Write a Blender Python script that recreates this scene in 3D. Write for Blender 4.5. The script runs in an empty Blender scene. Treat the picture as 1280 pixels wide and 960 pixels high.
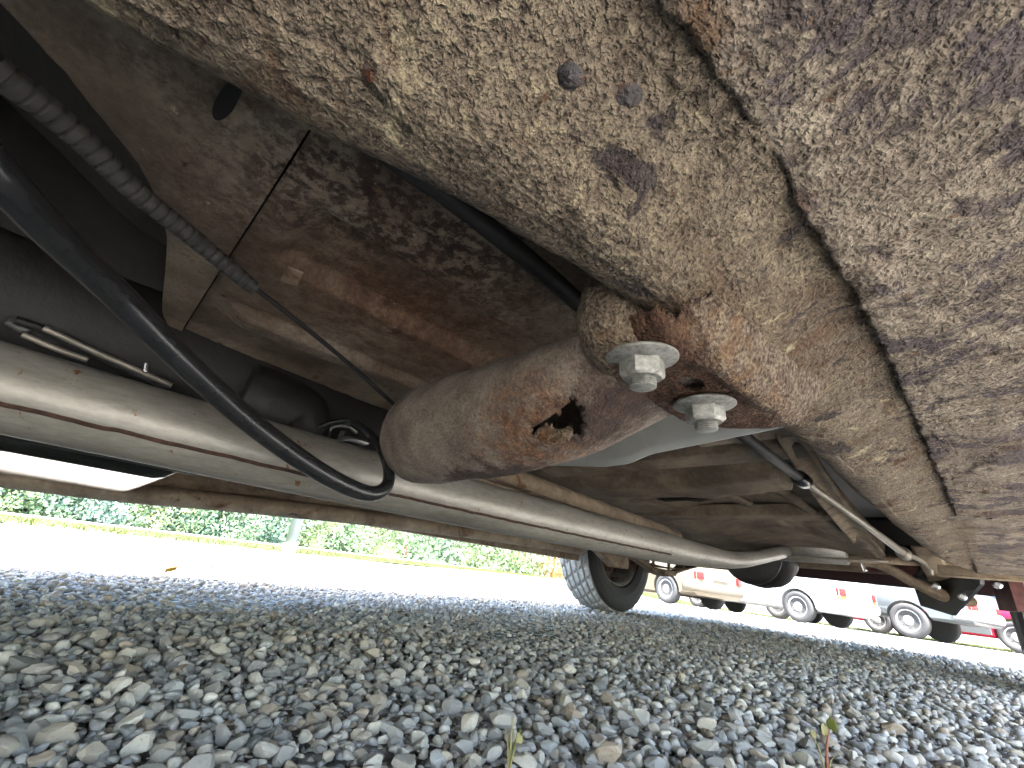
import bpy, bmesh, math, random
import numpy as np
from mathutils import Vector, Matrix, noise
R_ = math.radians
random.seed(7); np.random.seed(7)
S = bpy.context.scene
COL = S.collection

# ------------------------------------------------------------------ camera
F = 537.0                                   # focal length in pixels of a 1280 wide frame
CAMR = np.array([[0.704, 0.208, 0.679], [0.701, -0.356, -0.617], [0.114, 0.911, -0.397]])
_q, _r = np.linalg.qr(CAMR); CAMR = _q @ np.diag(np.sign(np.diag(_r)))
CAMC = np.array([0.0, 0.0, 0.15])
cam_d = bpy.data.cameras.new('camera')
cam_d.sensor_width = 36.0; cam_d.lens = 36.0 * F / 1280
cam_d.clip_start = 0.01; cam_d.clip_end = 3000
cam = bpy.data.objects.new('camera', cam_d); COL.objects.link(cam)
m = Matrix.Identity(4)
for i in range(3):
    for j in range(3): m[i][j] = float(CAMR[i, j])
    m[i][3] = float(CAMC[i])
cam.matrix_world = m
S.camera = cam

def ray(u, v): return CAMR @ np.array([(u - 640) / F, -(v - 480) / F, -1.0])
def onz(u, v, z): d = ray(u, v); return CAMC + (z - CAMC[2]) / d[2] * d
def ony(u, v, y): d = ray(u, v); return CAMC + y / d[1] * d
def onx(u, v, x): d = ray(u, v); return CAMC + x / d[0] * d

# ------------------------------------------------------------------ light
SUN_EL, SUN_AZ = 66.0, -38.0               # azimuth measured from +X towards +Y: the sun stands off the near side, a little ahead
sd = Vector((math.cos(R_(SUN_EL)) * math.cos(R_(SUN_AZ)), math.cos(R_(SUN_EL)) * math.sin(R_(SUN_AZ)), math.sin(R_(SUN_EL))))
W = bpy.data.worlds.new('World'); S.world = W; W.use_nodes = True
nt = W.node_tree; nt.nodes.clear()
sky = nt.nodes.new('ShaderNodeTexSky'); sky.sky_type = 'NISHITA'; sky.sun_disc = False
sky.sun_elevation = R_(SUN_EL); sky.sun_rotation = math.atan2(sd.x, sd.y)
sky.air_density = 1.3; sky.dust_density = 2.5; sky.ozone_density = 1.0
bg = nt.nodes.new('ShaderNodeBackground'); bg.inputs['Strength'].default_value = 0.13
wo = nt.nodes.new('ShaderNodeOutputWorld')
nt.links.new(sky.outputs[0], bg.inputs[0]); nt.links.new(bg.outputs[0], wo.inputs[0])
sl = bpy.data.lights.new('sun', 'SUN'); sl.energy = 4.6; sl.angle = R_(0.5); sl.color = (1.0, 0.955, 0.89)
so = bpy.data.objects.new('sun', sl); COL.objects.link(so)
so.rotation_euler = sd.to_track_quat('Z', 'Y').to_euler(); so.location = (3, -3, 8)
S.view_settings.view_transform = 'Standard'; S.view_settings.look = 'None'
S.view_settings.exposure = 3.72; S.view_settings.gamma = 1.0; S.view_settings.use_curve_mapping = False
S.render.engine = 'CYCLES'
cy = S.cycles
cy.max_bounces = 8; cy.diffuse_bounces = 5; cy.glossy_bounces = 4; cy.transmission_bounces = 4
cy.sample_clamp_indirect = 6.0; cy.caustics_reflective = False; cy.caustics_refractive = False
cy.use_denoising = True; cy.use_adaptive_sampling = True; cy.adaptive_threshold = 0.025; cy.adaptive_min_samples = 16
try: cy.denoiser = 'OPENIMAGEDENOISE'; cy.denoising_input_passes = 'RGB_ALBEDO_NORMAL'
except Exception: pass

# ------------------------------------------------------------------ helpers
def lin(c):
    if isinstance(c, str):
        c = [int(c[i:i + 2], 16) / 255 for i in (0, 2, 4)]
    return tuple(x / 12.92 if x <= 0.04045 else ((x + 0.055) / 1.055) ** 2.4 for x in c) + (1.0,)

class NT:
    def __init__(s, name):
        s.m = bpy.data.materials.new(name); s.m.use_nodes = True
        s.t = s.m.node_tree; s.t.nodes.clear()
        s.out = s.n('ShaderNodeOutputMaterial'); s.b = s.n('ShaderNodeBsdfPrincipled')
        s.l(s.b.outputs[0], s.out.inputs[0])
        s.tc = s.n('ShaderNodeTexCoord')
    def n(s, t, **k):
        x = s.t.nodes.new(t)
        for a, b in k.items(): setattr(x, a, b)
        return x
    def l(s, a, b): s.t.links.new(a, b)
    def coord(s, off=(0, 0, 0), sc=(1, 1, 1), src='Object'):
        mp = s.n('ShaderNodeMapping'); mp.inputs['Location'].default_value = off; mp.inputs['Scale'].default_value = sc
        s.l(s.tc.outputs[src], mp.inputs[0]); return mp.outputs[0]
    def noise(s, scale, detail=6, rough=.6, dist=0.0, off=(0, 0, 0), sc=(1, 1, 1)):
        x = s.n('ShaderNodeTexNoise'); x.inputs['Scale'].default_value = scale; x.inputs['Detail'].default_value = detail
        x.inputs['Roughness'].default_value = rough; x.inputs['Distortion'].default_value = dist
        s.l(s.coord(off, sc), x.inputs['Vector']); return x.outputs['Fac']
    def voro(s, scale, off=(0, 0, 0), feature='F1', out='Distance', sc=(1, 1, 1), rnd=1.0):
        x = s.n('ShaderNodeTexVoronoi'); x.feature = feature; x.inputs['Scale'].default_value = scale
        x.inputs['Randomness'].default_value = rnd
        s.l(s.coord(off, sc), x.inputs['Vector']); return x.outputs[out]
    def ramp(s, fac, stops, interp='LINEAR'):
        x = s.n('ShaderNodeValToRGB'); r = x.color_ramp; r.interpolation = interp
        while len(r.elements) < len(stops): r.elements.new(0.5)
        for e, (p, c) in zip(r.elements, stops): e.position = p; e.color = c if len(c) == 4 else tuple(c) + (1,)
        s.l(fac, x.inputs[0]); return x.outputs[0]
    def mask(s, fac, a, b): return s.ramp(fac, [(a, (0, 0, 0)), (b, (1, 1, 1))])
    def mix(s, fac, a, b, blend='MIX'):
        x = s.n('ShaderNodeMix'); x.data_type = 'RGBA'; x.blend_type = blend
        for v, i in ((fac, 0), (a, 6), (b, 7)):
            if hasattr(v, 'is_output'): s.l(v, x.inputs[i])
            else: x.inputs[i].default_value = v
        return x.outputs[2]
    def math(s, op, a, b=0.5):
        x = s.n('ShaderNodeMath'); x.operation = op
        for v, i in ((a, 0), (b, 1)):
            if hasattr(v, 'is_output'): s.l(v, x.inputs[i])
            else: x.inputs[i].default_value = v
        return x.outputs[0]
    def bump(s, h, strength, dist=0.002):
        x = s.n('ShaderNodeBump'); x.inputs['Strength'].default_value = strength; x.inputs['Distance'].default_value = dist
        s.l(h, x.inputs['Height'])
        if s.b.inputs['Normal'].links: s.l(s.b.inputs['Normal'].links[0].from_socket, x.inputs['Normal'])
        s.l(x.outputs[0], s.b.inputs['Normal'])
    def done(s, color=None, rough=.8, metal=0.0, spec=None):
        for nme, v in (('Base Color', color), ('Roughness', rough), ('Metallic', metal), ('Specular IOR Level', spec)):
            if v is None: continue
            if hasattr(v, 'is_output'): s.l(v, s.b.inputs[nme])
            else: s.b.inputs[nme].default_value = v
        return s.m

def grime(name, cols, scale=40, patches=(), bump=((300, .6, .0015),), rough=.85, metal=0.0, sc=(1, 1, 1), mott=.45):
    """mottled dirt and rust: base ramp over noise, then patches (colour a, colour b, noise scale, low, high, offset)"""
    t = NT(name)
    n1 = t.noise(scale, 9, .68, .3, (1.3, .2, .7), sc)
    k = [(0.28 + .44 * i / max(1, len(cols) - 1), lin(c)) for i, c in enumerate(cols)]
    c = t.ramp(n1, k)
    for i, (ca, cb, ns, lo, hi, off) in enumerate(patches):
        mk = t.mask(t.noise(ns, 10, .66, .5, off, sc), lo, hi)
        pc = t.ramp(t.noise(ns * 6, 6, .7, 0, (off[1], off[0], 3)), [(.3, lin(ca)), (.7, lin(cb))])
        c = t.mix(mk, c, pc)
    fine = t.noise(scale * 9, 5, .75, 0, (5, 5, 5), sc)
    c = t.mix(mott, c, t.ramp(fine, [(.32, (.12, .11, .1)), (.62, (1, 1, 1))]), 'MULTIPLY')
    for bs, st, d in bump: t.bump(t.noise(bs, 5, .65, .2, (2, 7, 1)), st, d)
    return t.done(c, rough, metal)

def plain(name, col, rough=.6, metal=0.0, var=.25, scale=30, bump=None, spec=None):
    t = NT(name)
    a = lin(col); b = tuple(x * (1 - var) for x in a[:3]) + (1,); c2 = tuple(min(1, x * (1 + var * .6)) for x in a[:3]) + (1,)
    c = t.ramp(t.noise(scale, 7, .65), [(.3, b), (.7, c2)])
    if bump: t.bump(t.noise(bump[0], 5, .6), bump[1], bump[2])
    return t.done(c, rough, metal, spec)

def mesh(name, V, Fc, mat, parent=None, smooth=True):
    me = bpy.data.meshes.new(name)
    me.from_pydata([tuple(map(float, v)) for v in V], [], [tuple(map(int, f)) for f in Fc]); me.update()
    if smooth: me.polygons.foreach_set('use_smooth', [True] * len(me.polygons))
    if mat is not None: me.materials.append(mat)
    return link(name, me, parent)

def link(name, me, parent=None):
    o = bpy.data.objects.new(name, me); COL.objects.link(o)
    if parent is not None:
        o.parent = parent
        if parent.type == 'EMPTY' and parent.get('worldparts'): o.location = -Vector(parent.location)
    return o

def empty(name, loc, label=None, cat=None, group=None, world=True):
    o = bpy.data.objects.new(name, None); COL.objects.link(o); o.location = loc; o.empty_display_size = .1
    o['worldparts'] = 1 if world else 0
    return tag(o, label, cat, group)

def tag(o, label=None, cat=None, group=None, kind=None):
    if label: o['label'] = label
    if cat: o['category'] = cat
    if group: o['group'] = group
    if kind: o['kind'] = kind
    return o

class MB:
    def __init__(s): s.v = []; s.f = []
    def add(s, V, Fc):
        o = len(s.v); s.v += [tuple(v) for v in V]; s.f += [tuple(i + o for i in f) for f in Fc]; return s
    def box(s, c, d, rot=None):
        V = [Vector((x * d[0] / 2, y * d[1] / 2, z * d[2] / 2)) for x in (-1, 1) for y in (-1, 1) for z in (-1, 1)]
        if rot is not None: V = [rot @ v for v in V]
        return s.add([v + Vector(c) for v in V], [(0, 1, 3, 2), (4, 6, 7, 5), (0, 4, 5, 1), (2, 3, 7, 6), (0, 2, 6, 4), (1, 5, 7, 3)])
    def sweep(s, path, ra, rb=None, n=16, up=(0, 0, 1), cap=True, flat=1.0):
        V, Fc = sweep_vf(path, ra, rb, n, up, cap); return s.add(V, Fc)
    def lathe(s, prof, n, mat4):
        V = []; Fc = []
        for r, h in prof:
            for k in range(n):
                a = 2 * math.pi * k / n; V.append(mat4 @ Vector((r * math.cos(a), r * math.sin(a), h)))
        for i in range(len(prof) - 1):
            for k in range(n): k2 = (k + 1) % n; Fc.append((i * n + k, i * n + k2, (i + 1) * n + k2, (i + 1) * n + k))
        Fc.append(tuple(reversed(range(n)))); Fc.append(tuple((len(prof) - 1) * n + k for k in range(n)))
        return s.add(V, Fc)
    def prism(s, poly, thick, mat4):
        n = len(poly)
        V = [mat4 @ Vector((x, y, z)) for z in (-thick / 2, thick / 2) for x, y in poly]
        Fc = [tuple(reversed(range(n))), tuple(range(n, 2 * n))] + [(k, (k + 1) % n, n + (k + 1) % n, n + k) for k in range(n)]
        return s.add(V, Fc)
    def build(s, name, mat, parent=None, smooth=False, bevel=0.0):
        o = mesh(name, s.v, s.f, mat, parent, smooth)
        if bevel:
            b = o.modifiers.new('bevel', 'BEVEL'); b.width = bevel; b.segments = 2; b.limit_method = 'ANGLE'; b.angle_limit = R_(35)
            o.data.polygons.foreach_set('use_smooth', [True] * len(o.data.polygons))
            w = o.modifiers.new('wn', 'WEIGHTED_NORMAL')
        elif not smooth: pass
        return o

def spline(pts, per=8):
    P = [Vector(p) for p in pts]; P = [P[0] * 2 - P[1]] + P + [P[-1] * 2 - P[-2]]
    out = []
    for i in range(1, len(P) - 2):
        for k in range(per):
            t = k / per; a, b, c, d = P[i - 1], P[i], P[i + 1], P[i + 2]
            out.append(0.5 * ((2 * b) + (c - a) * t + (2 * a - 5 * b + 4 * c - d) * t * t + (3 * b - a - 3 * c + d) * t ** 3))
    out.append(P[-2]); return out

def lerp_list(v, n):
    if not isinstance(v, (list, tuple)): return [v] * n
    return list(np.interp(np.linspace(0, 1, n), np.linspace(0, 1, len(v)), v))

def sweep_vf(path, ra, rb=None, n=16, up=(0, 0, 1), cap=True):
    path = [Vector(p) for p in path]; N = len(path)
    ra = lerp_list(ra, N); rb = ra if rb is None else lerp_list(rb, N)
    V = []; Fc = []; b = None
    for i, p in enumerate(path):
        t = (path[min(i + 1, N - 1)] - path[max(i - 1, 0)]).normalized()
        if b is None:
            b = Vector(up); b = (b - t * b.dot(t))
            if b.length < 1e-4: b = Vector((1, 0, 0)) - t * t.x
        else: b = b - t * b.dot(t)
        b.normalize(); a = t.cross(b)
        for k in range(n):
            q = 2 * math.pi * k / n; V.append(p + a * (ra[i] * math.cos(q)) + b * (rb[i] * math.sin(q)))
    for i in range(N - 1):
        for k in range(n): k2 = (k + 1) % n; Fc.append((i * n + k, i * n + k2, (i + 1) * n + k2, (i + 1) * n + k))
    if cap: Fc.append(tuple(reversed(range(n)))); Fc.append(tuple((N - 1) * n + k for k in range(n)))
    return V, Fc

def grid_vf(nu, nv, fn):
    V = [fn(i / (nu - 1), j / (nv - 1)) for i in range(nu) for j in range(nv)]
    Fc = [(i * nv + j, (i + 1) * nv + j, (i + 1) * nv + j + 1, i * nv + j + 1) for i in range(nu - 1) for j in range(nv - 1)]
    return V, Fc

def fbm(x, y, z, s, o=4): return noise.fractal(Vector((x * s, y * s, z * s)), 1.0, 2.0, o)
def sm(a, b, x): t = max(0.0, min(1.0, (x - a) / (b - a))); return t * t * (3 - 2 * t)
def I(x, xs, ys): return float(np.interp(x, xs, ys))

# ------------------------------------------------------------------ materials
M = {}
def crust(name, stops, fine=650, patches=(), big=14, rough=.92, bump=1.0):
    """stippled undercoat under dried mud; patches = (colours, scale, low, high, offset, smoothness)"""
    t = NT(name)
    f = t.noise(fine, 2.5, .55, 0, (1, 2, 3)); mid = t.noise(fine * .36, 4, .6, 0, (4, 1, 2)); lg = t.noise(big, 6, .62, .3, (2, 2, 7))
    h = t.math('ADD', t.math('ADD', t.math('MULTIPLY', f, .36), t.math('MULTIPLY', mid, .36)), t.math('MULTIPLY', lg, .28))
    c = t.ramp(h, [(p, lin(k)) for p, k in stops])
    flat = None
    for ca, cb, ns, lo, hi, off in patches:
        mk = t.mask(t.noise(ns, 8, .68, .5, off), lo, hi)
        pc = t.ramp(t.noise(ns * 9, 5, .72, 0, (off[1], off[2], 2)), [(.3, lin(ca)), (.7, lin(cb))])
        pc = t.mix(.35, pc, t.ramp(f, [(.38, (.25, .24, .23)), (.6, (1, 1, 1))]), 'MULTIPLY')
        c = t.mix(mk, c, pc); flat = mk if flat is None else t.math('MAXIMUM', flat, mk)
    hh = h if flat is None else t.math('SUBTRACT', h, t.math('MULTIPLY', flat, .06))
    t.bump(hh, .9 * bump, .010); t.bump(f, .45 * bump, .0020)
    return t.done(c, rough, 0, .3)
M['rail'] = crust('undercoated_rail', [(.36, '3a322b'), (.45, '675b4e'), (.52, '7f7262'), (.59, '93866f'), (.68, 'b7a98c')], 560,
    [('5b4b3e', '7c6a56', 8, .50, .62, (3, 6, 4)), ('554132', '775c47', 14, .545, .64, (3, 1, 0)), ('3b3433', '574d4b', 26, .575, .61, (9, 4, 2)), ('a5977c', 'bfb294', 36, .60, .66, (5, 5, 5)), ('4e3426', '6b4831', 50, .62, .67, (1, 7, 5))])
M['rocker'] = crust('scraped_rocker', [(.36, '463d36'), (.45, '75695d'), (.52, '8c8071'), (.59, '9f9381'), (.68, 'bfb297')], 520,
    [('6b5f55', '84776a', 7, .46, .60, (3, 6, 1)), ('4b4243', '695e5e', 20, .52, .55, (2, 8, 5)), ('5f4a3b', '80664f', 11, .555, .65, (4, 2, 9)), ('4f4645', '73675f', 46, .56, .60, (7, 3, 1)), ('654a35', '846548', 70, .63, .67, (2, 3, 8))], bump=.85)
M['ear'] = crust('bracket_crust', [(.36, '332b25'), (.45, '584c41'), (.52, '706253'), (.59, '827463'), (.68, '9e9079')], 560,
    [('583c2a', '7d583c', 22, .54, .62, (3, 6, 4))])
t = NT('rusty_floor')
c = t.ramp(t.noise(11, 7, .62, .2), [(.3, lin('52453c')), (.45, lin('726456')), (.58, lin('8a7d6e')), (.72, lin('9b8f80'))])
def spot(cen, r0, r1, amp, sc=(1, 1, 1), ns=30):
    mp = t.n('ShaderNodeMapping'); mp.inputs['Location'].default_value = tuple(-a * k for a, k in zip(cen, sc)); mp.inputs['Scale'].default_value = sc
    t.l(t.tc.outputs['Object'], mp.inputs[0]); ln = t.n('ShaderNodeVectorMath'); ln.operation = 'LENGTH'; t.l(mp.outputs[0], ln.inputs[0])
    d = t.math('ADD', ln.outputs['Value'], t.math('MULTIPLY', t.math('SUBTRACT', t.noise(ns, 7, .7), .5), amp)); return t.ramp(d, [(r0, (1, 1, 1)), (r1, (0, 0, 0))])
brownr = t.ramp(t.noise(60, 6, .7), [(.3, lin('452d21')), (.5, lin('634837')), (.7, lin('80654f'))])
darkr = t.ramp(t.noise(80, 6, .7), [(.3, lin('261b17')), (.7, lin('46332a'))])
c = t.mix(spot((-.33, .16, .35), .02, .16, .28, (1, .8, 0)), c, brownr)
c = t.mix(t.math('MULTIPLY', spot((-.22, .09, .35), .03, .13, .2, (1, .7, 0)), t.mask(t.noise(95, 7, .74), .45, .54)), c, darkr)
c = t.mix(t.mask(t.noise(26, 8, .7, .3, (3, 3, 3)), .60, .68), c, brownr)
c = t.mix(t.mask(t.noise(70, 7, .72, .3, (1, 4, 3)), .63, .68), c, darkr)
c = t.mix(t.mask(t.noise(60, 7, .72, .3, (8, 4, 3)), .64, .70), c, lin('a99d88'))
c = t.mix(.4, c, t.ramp(t.noise(240, 5, .72), [(.32, (.3, .28, .26)), (.6, (1, 1, 1))]), 'MULTIPLY')
t.bump(t.noise(60, 5, .6), .35, .004); t.bump(t.noise(420, 4, .6), .7, .0016)
M['floor'] = t.done(c, .8)
M['floor_dark'] = grime('dark_floor', ['433b33', '6a5e50', '8a7b68'], 11,
    [('35261d', '4d3524', 5, .55, .68, (1, 3, 1)), ('7b6e5c', '8f8069', 22, .66, .72, (5, 2, 8))],
    ((50, .3, .004), (260, .5, .0015)), .85, mott=.35)
M['hole'] = plain('deep_black', '0d0c0c', .9)
M['black_void'] = plain('shade_black', '2a2826', .8, 0, .4, 12, (60, .4, .004))  # near-black colour carries the shade of the recesses
M['tube'] = grime('rusty_tube', ['4d443d', '796d62', '92877b', '9f9487'], 30,
    [('5a3018', '9c5a24', 9, .60, .67, (2.2, 2, .4))], ((260, .55, .0016), (70, .3, .003)), .82, mott=.4)
M['zinc'] = plain('zinc_plate', '8f8e89', .5, .5, .5, 380, (900, .4, .0008))
M['exhaust'] = None
M['rubber'] = plain('black_rubber', '232426', .27, 0, .2, 60, (240, .12, .0006), .55)
M['conduit'] = plain('dusty_conduit', '343230', .75, 0, .3, 90)
M['blackp'] = plain('dirty_black', '211f1f', .6, 0, .4, 40, (90, .4, .003))
M['alu'] = plain('dirty_cast_aluminium', '6f6e6b', .55, .35, .5, 45, (120, .5, .003))
M['bright'] = plain('bright_metal', 'c9cacb', .25, .9, .2, 60)
M['greyplate'] = plain('grey_heat_shield', 'b3b5b1', .5, .3, .18, 14, (200, .15, .001))
M['brown'] = grime('dusty_brown_steel', ['5d5044', '8d7c68', 'a89880'], 18, [('5b3a24', '80532f', 14, .58, .66, (1, 2, 3))], ((160, .4, .002),), .85, mott=.3)
M['sill'] = grime('far_sill', ['7a6856', 'ab9880', 'c8b79c'], 10, [('54331f', '7a4d2b', 9, .55, .68, (1, 2, 3)), ('2c2320', '3d302a', 14, .62, .68, (4, 2, 3))], ((120, .4, .002),), .8, mott=.3)
M['polished'] = plain('polished_tray', '6f7173', .06, 1.0, .06, 8, (170, .16, .0025))
M['wire'] = plain('light_steel_line', 'a39c90', .5, .5, .25, 50)
M['tyre'] = plain('tyre_rubber', '262627', .8, 0, .3, 60, (300, .2, .001))
M['tread'] = plain('dusty_skylit_tread', 'a3a4a4', .9, 0, .25, 60, (300, .3, .001))  # dust grey made paler: sky light on the tread put into the colour
M['rim'] = grime('rusty_rim', ['6b6a68', '8f8e8b', 'a9a8a5'], 20, [('5a2a1e', '7d3a28', 9, .50, .60, (1, 2, 3))], ((160, .3, .002),), .6, .3, mott=.2)
M['rust_dark'] = grime('flaking_rust', ['23150f', '3f2517', '5d3a22'], 70, [('8a4a1a', 'b96c28', 36, .60, .68, (5, 1, 1))], ((160, .9, .004), (500, .7, .0015)), .9, mott=.4)
M['rust_red'] = grime('red_primer_rust', ['3c2321', '5b3431', '6d4340'], 30, [], ((160, .4, .002),), .8, mott=.3)

# exhaust: pale aluminised tube
t = NT('aluminised_pipe')
c = t.ramp(t.noise(14, 9, .65, .2, sc=(1, .25, 1)), [(.3, lin('7d7a74')), (.5, lin('99968f')), (.7, lin('adaaa3'))])
c = t.mix(t.mask(t.noise(75, 7, .72), .62, .67), c, lin('7d5030'))
c = t.mix(.4, c, t.ramp(t.noise(220, 5, .7, sc=(1, .3, 1)), [(.3, (.35, .33, .3)), (.6, (1, 1, 1))]), 'MULTIPLY')
t.bump(t.noise(140, 5, .6, sc=(1, .3, 1)), .12, .001)
M['exhaust'] = t.done(c, .42, .35)

# ------------------------------------------------------------------ ground
def ground_sheet(name, pts, z, mat):
    o = mesh(name, [(x, y, z) for x, y in pts], [tuple(range(len(pts)))], mat, None, False)
    return tag(o, kind='structure')

t = NT('gravel_ground')
c = t.ramp(t.voro(38, out='Color'), [(.2, lin('77777a')), (.5, lin('9d9c99')), (.8, lin('b9b7b1'))])
c = t.mix(t.mask(t.voro(38), .35, .7), c, lin('55524b'))
t.bump(t.voro(38), .9, .02)
M['gravel_ground'] = t.done(c, .95)
t = NT('grass_ground')
c = t.ramp(t.noise(3, 8, .7), [(.3, lin('39441c')), (.55, lin('505a28')), (.75, lin('666839'))])
t.bump(t.noise(40, 6, .7), 1.0, .05)
M['grass_ground'] = t.done(c, .95)
t = NT('pale_road')
c = t.ramp(t.noise(1.5, 8, .6), [(.3, lin('a9a69f')), (.7, lin('c5c2bb'))])
M['pale_road'] = t.done(c, .9)
def gz(x, y): return -.020 * max(0.0, min(y, 24.0) - 4.6) * sm(-13, -8.5, x)
gx = [-900, -300, -100, -40, -20, -14, -13, -12, -11, -10, -9, -8, -4, 0, 4, 8, 20, 60, 300, 900]; gy = [-900, -200, -40, -8, 0, 3, 4.6, 5.5, 7, 9, 12, 16, 20, 24, 30, 60, 200, 900]
gravel_ground = mesh('ground', [(x, y, -.013 + gz(x, y)) for x in gx for y in gy], [(i * len(gy) + j, (i + 1) * len(gy) + j, (i + 1) * len(gy) + j + 1, i * len(gy) + j + 1) for i in range(len(gx) - 1) for j in range(len(gy) - 1)], M['gravel_ground'])
tag(gravel_ground, kind='structure')

gd = ray(795, 634 + .125 * 795); gdir = np.array([gd[0], gd[1]]); gdir /= np.linalg.norm(gdir)
gn = np.array([-gdir[1], gdir[0]])
if gn[0] > 0: gn = -gn
g0 = np.array([-6.6, -.43])
def gp(along, across): p = g0 + gdir * along + gn * across; return (p[0], p[1])
verge = ground_sheet('grass_verge', [gp(-120, 0), gp(160, 0), gp(160, 300), gp(-120, 300)], -0.008, M['grass_ground'])
road = ground_sheet('road', [gp(-120, 9), gp(160, 9), gp(160, 17), gp(-120, 17)], -0.002, M['pale_road'])
# strip of grass behind the parked cars
sx = [-14, -13, -12, -11, -10, -9, -8, -4, 0, 6, 30]
V = []
for x in sx:
    y0_ = 20.5 - (x + 40) * 4.3 / 70
    for k_ in range(5): y_ = y0_ + 1.1 * k_; V.append((x, y_, gz(x, y_) + .004))
verge2 = mesh('grass_strip', V, [(i * 5 + j, (i + 1) * 5 + j, (i + 1) * 5 + j + 1, i * 5 + j + 1) for i in range(len(sx) - 1) for j in range(4)], M['grass_ground']); tag(verge2, kind='structure')

# stones --------------------------------------------------------------
def make_stone(rng, sub):
    bm = bmesh.new(); bmesh.ops.create_icosphere(bm, subdivisions=sub, radius=1.0)
    V = np.array([v.co[:] for v in bm.verts]); Fc = np.array([[v.index for v in f.verts] for f in bm.faces]); bm.free()
    if sub == 1: V = V + rng.normal(0, .10, V.shape)
    for _ in range(rng.integers(10, 16)):
        nrm = rng.normal(size=3); nrm /= np.linalg.norm(nrm); d = rng.uniform(.42, .80)
        h = V @ nrm; k = h > d; V[k] -= np.outer(h[k] - d * (1 - .06 * rng.random()), nrm)
    V *= np.array([1.0, rng.uniform(.68, .95), rng.uniform(.42, .78)])
    V += rng.normal(0, .012, V.shape)
    return V * .8, Fc

rng = np.random.default_rng(5)
BASE_HI = [make_stone(rng, 3) for _ in range(16)]
BASE_MID = [make_stone(rng, 2) for _ in range(14)]
BASE_LO = [make_stone(rng, 1) for _ in range(14)]
TINTS = [tuple(a * b for a, b in zip(lin(h)[:3], (1.13, 1.07, .98))) for h in ('a8aaad', 'b3b3b3', 'bfbfbc', '989a9e', 'cac8c2', 'aba8a3', 'a2a5a9', 'b8b3ab', '8d9092', 'd0d0ce', 'b0a69b', 'b2b7bc')]

t = NT('crushed_limestone')
at = t.n('ShaderNodeAttribute'); at.attribute_name = 'tint'
c = t.mix(1.0, at.outputs['Color'], t.ramp(t.noise(140, 8, .7), [(.25, (.62, .61, .6)), (.6, (1, 1, 1)), (.8, (1.12, 1.1, 1.06))]), 'MULTIPLY')
c = t.mix(t.mask(t.noise(9, 5, .6, 0, (4, 4, 0)), .58, .74), c, lin('8c8070'))
t.bump(t.noise(320, 6, .7), .55, .0016)
M['stone'] = t.done(c, .88, 0, .35)

def rand_rot(rng, tilt):
    a = rng.uniform(0, 2 * math.pi); e = Matrix.Rotation(a, 3, 'Z')
    ax = Vector((math.cos(rng.uniform(0, 6.28)), math.sin(rng.uniform(0, 6.28)), 0)).normalized()
    return np.array(Matrix.Rotation(rng.normal(0, tilt), 3, ax) @ e)

def hgt(x, y): return gz(x, y) + .003 * math.sin(x * 2.3 + 1) * math.sin(y * 1.9) + .003 * math.sin(x * 7 + y * 5)

cands = []      # x, y, z, size
def in_view(x, y, margin=.25):
    c = CAMR.T @ (np.array([x, y, 0]) - CAMC); d = -c[2]
    if d < .08: return False
    u = 640 + F * c[0] / d; v = 480 - F * c[1] / d
    return -260 < u < 1540 and v < 1240
def scatter(r0, r1, spacing, smin, smax, zoff):
    ang0, ang1 = -12, 112               # degrees left of +Y
    X = np.arange(-r1, .6, spacing)
    for x in X:
        for y in np.arange(-.9 if r1 < 3 else -2.6, r1, spacing):
            xx = x + rng.uniform(-.5, .5) * spacing; yy = y + rng.uniform(-.5, .5) * spacing
            r = math.hypot(xx, yy)
            if r < r0 or r > r1 or not in_view(xx, yy): continue
            s = smin + (smax - smin) * rng.random() ** 2.2
            cands.append((xx, yy, hgt(xx, yy) + zoff - .012 + .32 * s * rng.uniform(.2, 1.0), s, r))
scatter(.10, 1.3, .0130, .0065, .0125, -.001)
scatter(.10, 1.3, .0190, .0095, .019, .003)
scatter(.10, .85, .0115, .006, .0105, -.001)
scatter(.10, 1.1, .085, .017, .026, .006)
scatter(1.3, 2.7, .0205, .010, .021, 0)
scatter(2.7, 5.2, .040, .02, .032, 0)
scatter(5.2, 8.0, .08, .028, .05, 0)
cands.sort(key=lambda c: -(c[3] / max(.2, c[4])))
near = []; rest = []
for c in cands:
    q = CAMR.T @ (np.array(c[:3]) - CAMC); d = -q[2]
    u = 640 + F * q[0] / d; v = 480 - F * q[1] / d
    (near if len(near) < 300 and -15 < u < 1295 and v < 975 and d > .1 else rest).append(c)

def tint_mesh(me, cols):
    a = me.color_attributes.new('tint', 'FLOAT_COLOR', 'POINT')
    a.data.foreach_set('color', np.asarray(cols, np.float32).ravel())
hi_meshes = []
for k, (V, Fc) in enumerate(BASE_HI):
    for j in range(2):
        me = bpy.data.meshes.new('stone'); me.from_pydata(V.tolist(), [], Fc.tolist()); me.update()
        me.polygons.foreach_set('use_smooth', [True] * len(me.polygons))
        try: me.set_sharp_from_angle(angle=R_(16))
        except Exception: pass
        tc = TINTS[(k * 2 + j) % len(TINTS)]
        tint_mesh(me, [(*tc, 1)] * len(V)); me.materials.append(M['stone']); hi_meshes.append(me)
for i, (x, y, z, s, r) in enumerate(near):
    o = link('stone', hi_meshes[rng.integers(len(hi_meshes))], gravel_ground)
    rm = rand_rot(rng, .45)
    mw = Matrix.Identity(4)
    for a in range(3):
        for b in range(3): mw[a][b] = rm[a][b] * s
    mw[0][3], mw[1][3], mw[2][3] = x, y, z
    o.matrix_local = mw
VV = []; FF = []; CC = []; off = 0
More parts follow.
